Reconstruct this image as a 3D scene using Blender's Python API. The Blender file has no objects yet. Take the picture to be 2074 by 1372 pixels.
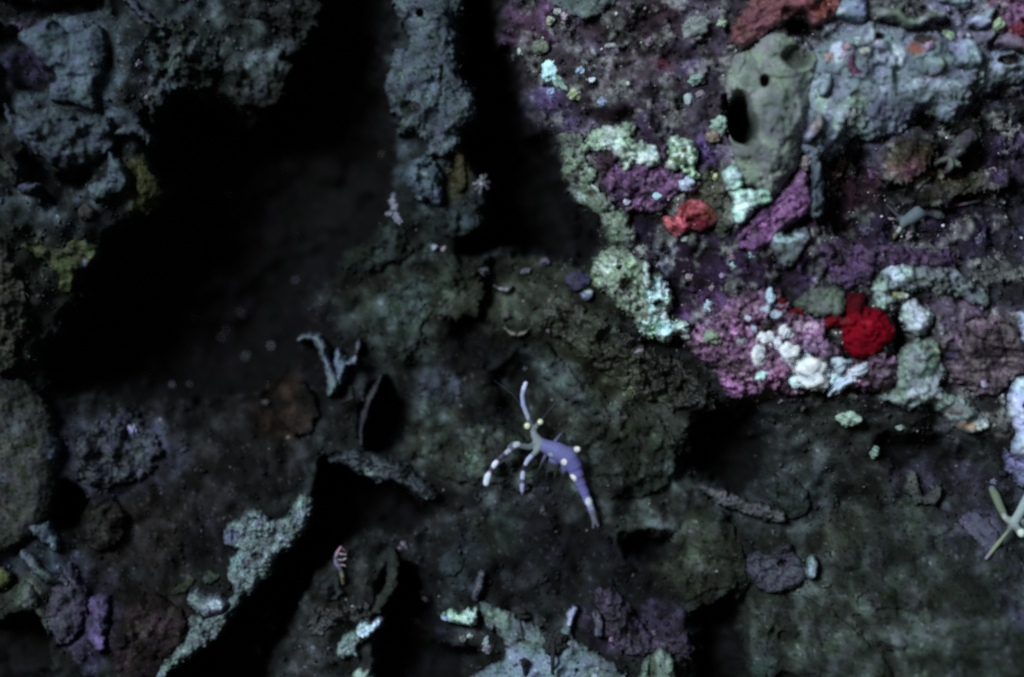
import bpy, math, random
import numpy as np
from mathutils import Vector

random.seed(7)
rng = np.random.default_rng(7)
C = bpy.context.scene.collection
S = bpy.context.scene
U = 1e-4                      # one unit of the plan below is a tenth of a millimetre
CX, CY = 1037.0, 686.0
DIST = 8000.0                 # lens to reef: 0.8 m

# ------------------------------------------------------------------ camera, water light, exposure
cam = bpy.data.cameras.new('camera')
cam.sensor_width = 36.0
cam.lens = 36.0 * DIST / 2074.0
cam.clip_start = 0.02
cam.clip_end = 20.0
cam.dof.use_dof = True
cam.dof.focus_distance = (DIST - 50) * U
cam.dof.aperture_fstop = 3.4
camo = bpy.data.objects.new('camera', cam)
C.objects.link(camo)
camo.location = (0, -DIST * U, 0)
camo.rotation_euler = (math.radians(90), 0, 0)
S.camera = camo

to_sun = Vector((-0.46, -0.80, 0.35)).normalized()
w = bpy.data.worlds.new('World')
S.world = w
w.use_nodes = True
nt = w.node_tree
bg = nt.nodes['Background']
sky = nt.nodes.new('ShaderNodeTexSky')
sky.sky_type = 'NISHITA'
sky.sun_disc = False
sky.sun_elevation = math.asin(to_sun.z)
sky.sun_rotation = math.atan2(to_sun.x, to_sun.y)
nt.links.new(sky.outputs[0], bg.inputs[0])
bg.inputs[1].default_value = 0.02
sun = bpy.data.lights.new('sun', 'SUN')
sun.energy = 3.7
sun.angle = math.radians(20)
sun.color = (0.90, 0.98, 1.05)
suno = bpy.data.objects.new('sun', sun)
C.objects.link(suno)
suno.rotation_euler = (-to_sun).to_track_quat('-Z', 'Y').to_euler()
suno.location = to_sun * 1.0
S.view_settings.view_transform = 'Standard'
S.view_settings.look = 'None'
S.view_settings.exposure = 0.0
S.view_settings.gamma = 1.0
S.cycles.use_denoising = False
S.cycles.filter_width = 2.5
S.cycles.max_bounces = 4
S.cycles.transparent_max_bounces = 12

# ------------------------------------------------------------------ numpy helpers
def _hash(ix, iy, seed):
    h = (ix.astype(np.int64) * 374761393 + iy.astype(np.int64) * 668265263 + seed * 144269504) & 0xffffffff
    h = ((h ^ (h >> 13)) * 1274126177) & 0xffffffff
    h = ((h ^ (h >> 15)) * 2246822519) & 0xffffffff
    return (h ^ (h >> 16)) / 4294967296.0

def perlin(x, y, seed=0):
    ix = np.floor(x); iy = np.floor(y)
    fx = x - ix; fy = y - iy
    u = fx * fx * fx * (fx * (fx * 6 - 15) + 10); v = fy * fy * fy * (fy * (fy * 6 - 15) + 10)
    def g(dx, dy):
        a = _hash(ix + dx, iy + dy, seed) * 2 * math.pi
        return np.cos(a) * (fx - dx) + np.sin(a) * (fy - dy)
    a = g(0, 0) * (1 - u) + g(1, 0) * u
    b = g(0, 1) * (1 - u) + g(1, 1) * u
    return (a * (1 - v) + b * v) * 1.5

def fbm(x, y, scale, octv=4, seed=0, gain=0.5):
    r = np.zeros_like(x, dtype=float); a = 1.0; n = 0.0; f = 1.0 / scale
    for o in range(octv):
        r += a * perlin(x * f + o * 17.3, y * f - o * 9.1, seed + o * 31)
        n += a; a *= gain; f *= 2.03
    return r / n * 1.4

def worley(x, y, scale, seed=0):
    x = x / scale; y = y / scale
    ix = np.floor(x); iy = np.floor(y)
    best = np.full(x.shape, 9.0); rid = np.zeros(x.shape)
    for dx in (-1, 0, 1):
        for dy in (-1, 0, 1):
            jx = ix + dx; jy = iy + dy
            px = jx + _hash(jx, jy, seed + 3); py = jy + _hash(jx, jy, seed + 11)
            d = (x - px) ** 2 + (y - py) ** 2
            m = d < best
            best = np.where(m, d, best)
            rid = np.where(m, _hash(jx, jy, seed + 23), rid)
    return np.sqrt(best), rid

def sstep(t):
    t = np.clip(t, 0, 1)
    return t * t * (3 - 2 * t)

def smooth_poly(p, n=4):
    p = np.array(p, float)
    a = np.roll(p, 1, 0); b = p; c = np.roll(p, -1, 0); d = np.roll(p, -2, 0)
    out = []
    for k in range(n):
        t = k / n
        out.append(0.5 * ((2 * b) + (-a + c) * t + (2 * a - 5 * b + 4 * c - d) * t * t + (-a + 3 * b - 3 * c + d) * t ** 3))
    return np.stack(out, 1).reshape(-1, 2)

def ell(x, y, rx, ry, rot=0.0, n=14):
    r = math.radians(rot)
    o = []
    for k in range(n):
        a = 2 * math.pi * k / n
        ex, ey = rx * math.cos(a), ry * math.sin(a)
        o.append((x + ex * math.cos(r) - ey * math.sin(r), y + ex * math.sin(r) + ey * math.cos(r)))
    return o

def shape_bbox(shp):
    if isinstance(shp, tuple) and shp[0] == 'S':
        p = np.array(shp[1], float)
        return (p[:, 0] - p[:, 2]).min(), (p[:, 1] - p[:, 2]).min(), (p[:, 0] + p[:, 2]).max(), (p[:, 1] + p[:, 2]).max()
    p = np.array(shp, float)
    return p[:, 0].min(), p[:, 1].min(), p[:, 0].max(), p[:, 1].max()

def sdf(shp, x, y):
    """signed distance, positive inside"""
    if isinstance(shp, tuple) and shp[0] == 'S':          # a stroke: polyline with a radius at each point
        p = np.array(shp[1], float)
        best = np.full(x.shape, -1e9)
        for a, b in zip(p[:-1], p[1:]):
            dx, dy = b[0] - a[0], b[1] - a[1]
            t = np.clip(((x - a[0]) * dx + (y - a[1]) * dy) / max(dx * dx + dy * dy, 1e-6), 0, 1)
            d = np.hypot(x - a[0] - t * dx, y - a[1] - t * dy)
            best = np.maximum(best, a[2] + (b[2] - a[2]) * t - d)
        return best
    p = smooth_poly(shp)
    d2 = np.full(x.shape, 1e12)
    ins = np.zeros(x.shape, bool)
    for a, b in zip(p, np.roll(p, -1, 0)):
        dx, dy = b[0] - a[0], b[1] - a[1]
        t = np.clip(((x - a[0]) * dx + (y - a[1]) * dy) / max(dx * dx + dy * dy, 1e-9), 0, 1)
        d2 = np.minimum(d2, (x - a[0] - t * dx) ** 2 + (y - a[1] - t * dy) ** 2)
        c = (a[1] > y) != (b[1] > y)
        if abs(dy) > 1e-9:
            ins ^= c & (x < dx * (y - a[1]) / dy + a[0])
    d = np.sqrt(d2)
    return np.where(ins, d, -d)

GAIN = 1.25
def col(r, g, b, k=1.0):
    """surface colour as seen in the picture (0-255) -> linear base colour"""
    v = np.array([r, g, b], float) / 255.0
    v = np.where(v <= 0.04045, v / 12.92, ((v + 0.055) / 1.055) ** 2.4)
    if not (v[0] > 1.8 * v[1] and v[0] > 1.8 * v[2]):      # anything but the true reds: greyed a little by the film of silt
        v = v * 0.82 + 0.18 * (0.25 * v[0] + 0.6 * v[1] + 0.15 * v[2])
    return np.clip(v * GAIN * k, 0.002, 0.88)

# ------------------------------------------------------------------ meshes and materials
def new_mesh(name, V, F, cols=None, smooth=True):
    """V (n,3) in plan units as x right, y down, depth away from the lens"""
    me = bpy.data.meshes.new(name)
    n = len(V)
    P = np.empty((n, 3), np.float32)
    P[:, 0] = (V[:, 0] - CX) * U; P[:, 1] = V[:, 2] * U; P[:, 2] = (CY - V[:, 1]) * U
    me.vertices.add(n); me.vertices.foreach_set('co', P.ravel())
    k = F.shape[1]
    me.loops.add(F.size); me.loops.foreach_set('vertex_index', F.ravel().astype(np.int32))
    me.polygons.add(len(F))
    me.polygons.foreach_set('loop_start', np.arange(0, F.size, k, dtype=np.int32))
    me.polygons.foreach_set('loop_total', np.full(len(F), k, np.int32))
    me.update(calc_edges=True)
    if cols is not None:
        a = me.attributes.new('Col', 'FLOAT_COLOR', 'POINT')
        cc = np.ones((n, 4), np.float32)
        cc[:, :cols.shape[1]] = cols
        a.data.foreach_set('color', cc.ravel())
    if smooth:
        me.polygons.foreach_set('use_smooth', np.ones(len(F), bool))
    me.validate()
    return me

def material(name, rough=0.75, spec=0.25, bump=0.35, fine=0.0004, vary=0.5, sss=0.0, alpha=False):
    m = bpy.data.materials.new(name)
    m.use_nodes = True
    t = m.node_tree; N = t.nodes; L = t.links
    b = N['Principled BSDF']
    at = N.new('ShaderNodeAttribute'); at.attribute_name = 'Col'
    tc = N.new('ShaderNodeTexCoord')
    n1 = N.new('ShaderNodeTexNoise'); n1.inputs['Scale'].default_value = 1.0 / fine
    n1.inputs['Detail'].default_value = 4.0; n1.inputs['Roughness'].default_value = 0.65
    L.new(tc.outputs['Object'], n1.inputs['Vector'])
    mr = N.new('ShaderNodeMapRange')
    mr.inputs['From Min'].default_value = 0.3; mr.inputs['From Max'].default_value = 0.7
    mr.inputs['To Min'].default_value = 1.0 - vary; mr.inputs['To Max'].default_value = 1.0 + vary
    L.new(n1.outputs['Fac'], mr.inputs['Value'])
    mx = N.new('ShaderNodeVectorMath'); mx.operation = 'SCALE'
    L.new(at.outputs['Color'], mx.inputs[0]); L.new(mr.outputs[0], mx.inputs['Scale'])
    L.new(mx.outputs[0], b.inputs['Base Color'])
    n2 = N.new('ShaderNodeTexNoise'); n2.inputs['Scale'].default_value = 0.6 / fine; n2.inputs['Detail'].default_value = 3.0
    L.new(tc.outputs['Object'], n2.inputs['Vector'])
    bp = N.new('ShaderNodeBump'); bp.inputs['Strength'].default_value = bump; bp.inputs['Distance'].default_value = fine * 1.2
    L.new(n2.outputs['Fac'], bp.inputs['Height']); L.new(bp.outputs[0], b.inputs['Normal'])
    b.inputs['Roughness'].default_value = rough
    b.inputs['Specular IOR Level'].default_value = spec
    if sss:
        b.inputs['Subsurface Weight'].default_value = sss
        b.inputs['Subsurface Scale'].default_value = 0.0012
        b.inputs['Subsurface Radius'].default_value = (1.0, 0.8, 0.7)
    if alpha:
        L.new(at.outputs['Alpha'], b.inputs['Alpha'])
    return m

M_ROCK = material('turf_covered_rock', 0.85, 0.12, 0.25, 0.0008, 0.4)
M_SPONGE = material('soft_sponge', 0.9, 0.08, 0.15, 0.0005, 0.25, 0.0)
M_CRUST = material('chalky_crust', 0.6, 0.35, 0.6, 0.0004, 0.45)
M_CORAL = material('coralline_crust', 0.65, 0.3, 0.6, 0.0005, 0.5)
M_RED = material('red_sponge', 0.8, 0.06, 0.2, 0.0004, 0.2)
M_NOD = material('chalk_nodule', 0.5, 0.4, 0.4, 0.0004, 0.25)
M_TURF = material('algal_turf', 0.85, 0.2, 0.2, 0.0003, 0.4)
M_SHRIMP = material('clear_shrimp', 0.6, 0.15, 0.05, 0.0006, 0.12, 0.0, True)
M_EYE = material('shrimp_eye', 0.2, 0.5, 0.0, 0.0006, 0.05)
M_DARK = material('dark_tuft', 0.8, 0.2, 0.4, 0.0003, 0.4)

def put(name, me, mat, label=None, cat=None, group=None, kind=None, parent=None):
    o = bpy.data.objects.new(name, me)
    C.objects.link(o)
    if mat is not None and not me.materials:
        me.materials.append(mat)
    if parent is not None:
        o.parent = parent
    if label: o['label'] = label
    if cat: o['category'] = cat
    if group: o['group'] = group
    if kind: o['kind'] = kind
    return o

def settle(o):
    """origin of the object at the middle of its own mesh"""
    me = o.data
    n = len(me.vertices)
    a = np.empty(n * 3, np.float32); me.vertices.foreach_get('co', a); a = a.reshape(-1, 3)
    c = (a.min(0) + a.max(0)) / 2
    me.vertices.foreach_set('co', (a - c).ravel()); me.update()
    o.location = Vector([float(v) for v in c])
    return o

# ------------------------------------------------------------------ the reef wall
GX = np.array([-300, 0, 260, 520, 780, 1040, 1300, 1560, 1820, 2074, 2374], float)
GY = np.array([-300, 0, 340, 690, 1030, 1372, 1672], float)
GD = np.array([
    [-120, -120, -90, 0, 50, 40, -30, -50, -50, -40, -20],
    [-130, -130, -90, 0, 40, 40, -40, -60, -60, -50, -30],
    [-120, -120, -50, 110, 60, 60, -40, -60, -30, 0, 20],
    [-60, -50, 110, 130, 90, 70, 10, -55, -65, -50, -40],
    [-40, -30, 50, 20, 50, 50, 50, 10, -20, -60, -80],
    [-60, -50, -10, 20, 30, 10, 0, -40, -160, -220, -240],
    [-70, -60, -20, 20, 30, 10, 0, -60, -200, -260, -280]], float)

def coarse(x, y):
    ix = np.clip(np.searchsorted(GX, x, side='right') - 1, 0, len(GX) - 2)
    iy = np.clip(np.searchsorted(GY, y, side='right') - 1, 0, len(GY) - 2)
    u = np.clip((x - GX[ix]) / (GX[ix + 1] - GX[ix]), 0, 1); v = np.clip((y - GY[iy]) / (GY[iy + 1] - GY[iy]), 0, 1)
    u = u * u * (3 - 2 * u) * 0.6 + u * 0.4; v = v * v * (3 - 2 * v) * 0.6 + v * 0.4
    return (GD[iy, ix] * (1 - u) + GD[iy, ix + 1] * u) * (1 - v) + (GD[iy + 1, ix] * (1 - u) + GD[iy + 1, ix + 1] * u) * v

MOUND = [(1010, -320), (1015, 0), (1045, 90), (1060, 170), (1085, 250), (1125, 285), (1140, 350), (1185, 430), (1225, 500),
         (1205, 560), (1240, 615), (1290, 670), (1350, 700), (1410, 725), (1450, 780), (1500, 815), (1600, 815), (1720, 820),
         (1800, 830), (1900, 860), (1990, 880), (2074, 920), (2390, 950), (2390, -320)]
# (outline, depth, softness)
CAVES = [
    ([(660, -320), (640, 20), (600, 90), (560, 190), (500, 235), (420, 205), (345, 195), (310, 250), (300, 330), (330, 400),
      (270, 450), (215, 520), (190, 600), (120, 660), (85, 720), (110, 790), (200, 800), (330, 810), (450, 800), (560, 760),
      (600, 690), (590, 610), (650, 560), (690, 520), (740, 480), (790, 420), (800, 330), (800, 270), (795, 200), (770, 120),
      (800, 50), (800, -320)], 250, 60),
    ([(945, -320), (940, 60), (935, 130), (965, 180), (970, 250), (940, 280), (960, 330), (1000, 380), (985, 420), (970, 470),
      (930, 500), (940, 520), (1040, 510), (1100, 520), (1190, 520), (1215, 490), (1185, 440), (1150, 370), (1120, 300),
      (1080, 260), (1060, 190), (1040, 110), (1005, 60), (1000, -320)], 250, 34),
    ([(655, 945), (680, 920), (725, 950), (775, 975), (825, 1000), (870, 1050), (830, 1075), (760, 1080), (690, 1110), (640, 1170),
      (585, 1260), (545, 1372), (545, 1690), (250, 1690), (330, 1385), (420, 1300), (500, 1215), (560, 1140), (625, 1050)], 210, 26),
    ([(1420, 830), (1480, 815), (1530, 850), (1548, 900), (1530, 990), (1470, 1005), (1410, 975), (1385, 950), (1400, 890)], 170, 60),
    ([(1270, 1100), (1330, 1085), (1390, 1095), (1380, 1130), (1330, 1150), (1280, 1140)], 120, 25),
    ([(1400, 1250), (1440, 1215), (1500, 1205), (1515, 1240), (1512, 1690), (1400, 1690), (1400, 1320)], 130, 50),
    ([(1665, 320), (1700, 300), (1740, 300), (1760, 340), (1765, 420), (1740, 480), (1680, 500), (1660, 450)], 60, 40),
    ([(1840, 250), (1900, 260), (1960, 230), (2040, 190), (2390, 170), (2390, 520), (2060, 540), (1960, 530), (1880, 520), (1780, 500),
      (1760, 400), (1800, 300)], 34, 50),
    ([(1468, 204), (1488, 194), (1503, 214), (1518, 250), (1530, 286), (1512, 304), (1490, 298), (1472, 280), (1464, 240)], 210, 20),
    ([(60, 740), (250, 760), (450, 770), (600, 690), (650, 790), (610, 880), (480, 900), (360, 850), (240, 830), (120, 850)], 70, 80),
    ([(1575, 40), (1620, 25), (1650, 55), (1640, 95), (1600, 90)], 70, 18),
    ([(100, 985), (170, 990), (180, 1040), (150, 1080), (110, 1060)], 110, 22),
    ([(-20, 1250), (70, 1240), (110, 1290), (105, 1390), (90, 1690), (-320, 1690), (-320, 1260)], 150, 28),
    ([(765, 1190), (800, 1150), (850, 1180), (890, 1260), (880, 1300), (960, 1330), (940, 1372), (930, 1690), (770, 1690), (760, 1290)], 150, 28),
    ([(740, 790), (790, 760), (815, 800), (825, 850), (800, 920), (750, 930), (735, 880)], 90, 26),
    ([(0, 60), (60, 75), (75, 120), (110, 165), (90, 190), (30, 170), (-40, 130), (-60, 80)], 80, 20),
    ([(60, 0), (200, -10), (220, 25), (150, 45), (40, 50), (-60, 30), (-60, -20)], 90, 20),
    ([(50, 320), (95, 325), (130, 355), (190, 345), (180, 400), (110, 420), (60, 380)], 80, 22),
    ([(1010, 620), (1040, 560), (1000, 520), (940, 600), (930, 700), (1000, 740), (1050, 720)], 60, 40),
    ([(1040, 700), (1090, 730), (1110, 790), (1060, 870), (990, 830), (990, 760)], 60, 40),
    ([(1780, 880), (1860, 870), (1950, 890), (1960, 940), (1880, 970), (1800, 950)], 60, 34),
    ([(1800, 640), (1822, 650), (1830, 690), (1812, 712), (1797, 690)], 90, 10),  # hollow shaped in for the shadow beside the crimson sponge
]

def froth(x, y):
    """where pale frothy crust grows on the outcrop, and where bare pitted rock shows between"""
    wx = x + 12 * fbm(x, y, 30, 3, 71); wy = y + 12 * fbm(x, y, 30, 3, 72)
    mo = sstep(sdf(MOUND, wx, wy) / 40 + 0.3)
    n = fbm(wx, wy, 58, 4, 74) + .25 * fbm(x, y, 12, 2, 75)
    m = fbm(wx, wy, 44, 4, 76) + .25 * fbm(x, y, 11, 2, 77)
    return mo * sstep((n - .04) / .26), mo * sstep((m - .10) / .25)

def walls(x, y, fine=True):
    wx = x + 16 * fbm(x, y, 70, 3, 5) + 5 * fbm(x, y, 16, 2, 6)
    wy = y + 16 * fbm(x, y, 70, 3, 8) + 5 * fbm(x, y, 16, 2, 9)
    base = coarse(x, y)
    base = base - 62 * sstep(sdf(MOUND, wx, wy) / (46 + 120 * sstep((y - 700) / 120)) + 0.5)
    dep = np.zeros_like(x)
    for p, dd, so in CAVES:
        x0, y0, x1, y1 = shape_bbox(p)
        m = (x > x0 - 60) & (x < x1 + 60) & (y > y0 - 60) & (y < y1 + 60)
        if not m.any(): continue
        s = sdf(p, wx[m], wy[m])
        dep[m] = np.maximum(dep[m], dd * sstep(s / so * 0.7 + 0.35))
    d = base + dep
    if fine:
        rg = .4 + .6 * sstep(sdf(MOUND, wx, wy) / 60 + .5)              # the dim reef below is smoother, silted over
        d = d + 26 * fbm(x, y, 120, 3, 21) + 16 * fbm(x, y, 60, 2, 24) + rg * (9 * fbm(x, y, 36, 3, 22) + 3.2 * fbm(x, y, 14, 2, 23))
        f1, _ = worley(x + 8 * fbm(x, y, 30, 2, 3), y, 22, 4)
        d = d + 4 * rg * rg * (f1 - 0.45)
        pale, dark = froth(x, y)
        d = d - 9 * pale * (0.7 + fbm(x, y, 10, 2, 73)) + 12 * dark
    return base, dep, d

# albedo patches of the wall, its growth and the painted shade of hollows: x, y, rx, ry, turn, colour, softness
PATCH = [
    (1760, 110, 120, 70, 0, (92, 102, 108), .6), (1900, 60, 140, 60, 0, (88, 96, 104), .6), (2010, 130, 80, 40, 0, (84, 92, 98), .6),
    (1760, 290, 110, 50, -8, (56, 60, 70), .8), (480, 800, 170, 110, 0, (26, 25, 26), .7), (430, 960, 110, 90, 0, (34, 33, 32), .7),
    (1300, 150, 330, 190, 0, (58, 55, 60), .6), (1110, 230, 60, 60, 20, (56, 50, 70), .5), (1070, 60, 60, 50, 0, (72, 55, 72), .5),
    (1250, 60, 80, 40, 0, (40, 34, 36), .5), (1330, 60, 50, 60, 0, (42, 32, 36), .5), (1340, 145, 28, 18, 0, (62, 36, 40), .8),
    (1250, 150, 60, 40, 0, (70, 68, 66), .5), (1250, 230, 60, 26, 10, (30, 24, 28), .5), (1400, 150, 60, 60, 0, (60, 55, 66), .5),
    (1330, 275, 50, 22, 0, (46, 38, 52), .5), (1180, 150, 30, 40, 0, (62, 66, 60), .5), (1420, 270, 50, 20, 0, (70, 64, 76), .5),
    (1440, 320, 36, 26, 0, (66, 52, 84), .5), (1420, 400, 50, 50, 0, (66, 70, 52), .5), (1410, 555, 96, 84, 0, (24, 16, 27), .7),
    (1300, 470, 40, 44, 0, (22, 17, 30), .6), (1340, 510, 20, 50, 0, (70, 76, 76), .5), (1520, 545, 90, 46, 0, (40, 28, 48), .7),
    (1640, 540, 90, 50, 0, (48, 36, 60), .7), (1600, 480, 120, 70, 0, (40, 28, 48), .7), (1430, 640, 60, 50, 0, (64, 46, 70), .5),
    (1700, 400, 70, 90, 0, (44, 26, 32), .6), (1830, 330, 60, 40, 0, (64, 58, 40), .6), (1820, 345, 40, 22, -20, (84, 62, 62), .5),
    (1950, 360, 70, 40, 0, (52, 50, 30), .6), (2030, 330, 60, 60, 0, (50, 42, 58), .6), (1900, 480, 160, 60, 0, (40, 34, 52), .6),
    (2040, 480, 60, 70, 0, (36, 36, 44), .6), (1960, 690, 110, 100, 0, (66, 58, 66), .6), (2020, 570, 70, 60, 0, (34, 38, 40), .6),
    (1750, 760, 60, 30, 0, (84, 70, 88), .5), (1740, 900, 220, 70, 0, (54, 58, 54), .6), (1650, 840, 70, 40, 0, (64, 68, 62), .5),
    (1900, 970, 120, 40, 0, (52, 48, 60), .5), (1960, 100, 150, 110, 0, (92, 98, 108), .6), (2030, 30, 60, 40, 0, (86, 60, 74), .5),
    (2050, 75, 30, 20, 0, (84, 34, 40), .5), (1800, 30, 90, 40, 0, (54, 58, 60), .6),
    (250, 120, 260, 160, 0, (44, 52, 54), .6), (440, 110, 120, 100, 0, (46, 53, 50), .6), (60, 140, 60, 40, 0, (40, 34, 50), .5),
    (60, 60, 50, 16, 0, (52, 46, 58), .5), (290, 180, 40, 40, 0, (48, 50, 50), .5), (120, 400, 160, 80, 0, (38, 44, 44), .6),
    (300, 380, 40, 60, 0, (62, 66, 36), .6), (60, 560, 100, 100, 0, (44, 50, 42), .6), (20, 650, 60, 120, 0, (58, 60, 52), .6),
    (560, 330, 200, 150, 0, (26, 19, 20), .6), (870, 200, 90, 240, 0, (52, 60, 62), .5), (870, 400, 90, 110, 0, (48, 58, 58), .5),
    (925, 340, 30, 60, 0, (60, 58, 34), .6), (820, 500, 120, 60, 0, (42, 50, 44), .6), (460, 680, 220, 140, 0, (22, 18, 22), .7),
    (230, 930, 140, 90, 0, (46, 46, 56), .5), (500, 890, 140, 100, 0, (34, 34, 32), .6), (560, 830, 60, 60, 0, (52, 38, 28), .6),
    (310, 1300, 90, 110, 0, (44, 34, 32), .5), (300, 1080, 160, 80, 0, (36, 32, 30), .6), (120, 1200, 90, 90, 0, (56, 56, 66), .5),
    (190, 1260, 50, 90, 0, (66, 58, 80), .5), (60, 1130, 60, 80, 0, (54, 62, 68), .5), (60, 1220, 60, 50, 0, (62, 68, 58), .5),
    (900, 620, 200, 90, 0, (42, 48, 38), .6), (1100, 620, 160, 100, 0, (50, 54, 42), .6), (800, 660, 60, 90, 0, (54, 64, 58), .6),
    (1250, 760, 120, 60, 20, (50, 54, 34), .6), (1050, 880, 220, 110, 0, (52, 58, 50), .6), (960, 940, 140, 60, 20, (60, 66, 58), .5),
    (1300, 920, 130, 110, 0, (46, 50, 42), .6), (1100, 1080, 220, 90, 0, (44, 46, 46), .6), (1020, 1140, 120, 60, 0, (40, 44, 50), .6),
    (1000, 1180, 60, 40, 0, (40, 44, 48), .6), (940, 1150, 60, 50, 0, (44, 52, 56), .5), (720, 1210, 100, 80, 0, (42, 44, 40), .6),
    (680, 1320, 110, 70, 0, (48, 50, 48), .6), (860, 1320, 80, 60, 0, (28, 30, 40), .6), (950, 1290, 50, 30, 0, (50, 52, 50), .5),
    (1280, 1260, 110, 70, 0, (46, 38, 52), .6), (1150, 1200, 120, 50, 0, (32, 34, 34), .6), (1460, 1270, 60, 60, 0, (26, 30, 36), .6),
    (1470, 900, 80, 84, 0, (10, 9, 9), .8), (1310, 1118, 74, 28, 0, (9, 11, 13), .7), (1130, 1100, 160, 50, 0, (18, 20, 22), .8), (1000, 830, 60, 44, 0, (16, 17, 16), .8),  # near-black patches: shade in and between hollows, put into the colour
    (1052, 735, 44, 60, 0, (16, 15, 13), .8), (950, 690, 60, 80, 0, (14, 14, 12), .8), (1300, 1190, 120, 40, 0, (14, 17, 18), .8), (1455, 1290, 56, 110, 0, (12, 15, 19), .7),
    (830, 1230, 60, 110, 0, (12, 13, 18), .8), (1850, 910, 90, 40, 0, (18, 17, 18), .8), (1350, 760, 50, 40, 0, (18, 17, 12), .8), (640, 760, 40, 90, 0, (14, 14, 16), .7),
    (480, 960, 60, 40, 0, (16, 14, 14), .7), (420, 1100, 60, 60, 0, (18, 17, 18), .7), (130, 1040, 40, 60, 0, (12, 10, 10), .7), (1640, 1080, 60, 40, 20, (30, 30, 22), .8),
    (930, 905, 80, 36, 25, (79, 89, 79), .9), (1130, 770, 100, 30, 36, (79, 89, 86), .8), (1185, 950, 50, 60, 0, (65, 72, 62), .9), (1250, 855, 40, 46, 0, (60, 65, 53), .9),
    (830, 655, 34, 80, 0, (72, 86, 79), .9), (960, 600, 60, 36, 0, (67, 72, 55), .9), (1000, 1075, 40, 60, 0, (50, 58, 53), .9), (1250, 1060, 70, 26, 10, (62, 70, 62), .9),
    (1560, 1250, 46, 46, 0, (91, 98, 84), .9), (1850, 1290, 190, 30, 28, (77, 84, 79), .9), (1900, 1180, 160, 34, 20, (67, 74, 74), .9), (1700, 1160, 60, 40, 0, (67, 72, 67), .9),
    (1800, 1212, 60, 18, 30, (14, 15, 12), .9), (1930, 1270, 84, 20, 30, (18, 20, 16), .9), (1870, 1145, 56, 18, 26, (22, 24, 20), .9), (1960, 1335, 60, 18, 20, (26, 28, 22), .9),
    (880, 790, 60, 30, 0, (53, 58, 62), .9), (870, 850, 40, 24, 30, (62, 72, 67), .9), (1010, 960, 30, 24, 0, (58, 62, 60), .9), (1090, 1010, 30, 26, 0, (55, 55, 60), .9),
    (1150, 850, 34, 30, 0, (48, 53, 43), .9), (1320, 880, 50, 60, 0, (55, 60, 50), .9), (1600, 1000, 50, 40, 0, (79, 94, 91), .9), (1500, 1030, 60, 16, 15, (84, 89, 94), .8),
    (1340, 1000, 46, 80, 10, (70, 78, 72), .8), (1100, 1280, 50, 30, 0, (58, 64, 64), .7), (1650, 1270, 130, 60, 0, (64, 70, 62), .8), (1230, 950, 60, 60, 0, (42, 46, 40), .8),
    (1420, 1130, 90, 80, 0, (62, 66, 54), .5), (1560, 1020, 120, 60, 0, (54, 60, 60), .5), (1800, 1150, 280, 160, 0, (50, 55, 50), .6),
    (1750, 1290, 260, 120, 10, (60, 66, 58), .6), (2000, 1300, 120, 100, 0, (52, 58, 52), .6), (1960, 1070, 60, 60, 0, (64, 62, 76), .5),
    (1700, 1080, 60, 40, 0, (42, 44, 34), .6), (2040, 1200, 60, 60, 0, (50, 50, 58), .5), (2050, 960, 50, 40, 0, (74, 78, 92), .5),
]

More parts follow.
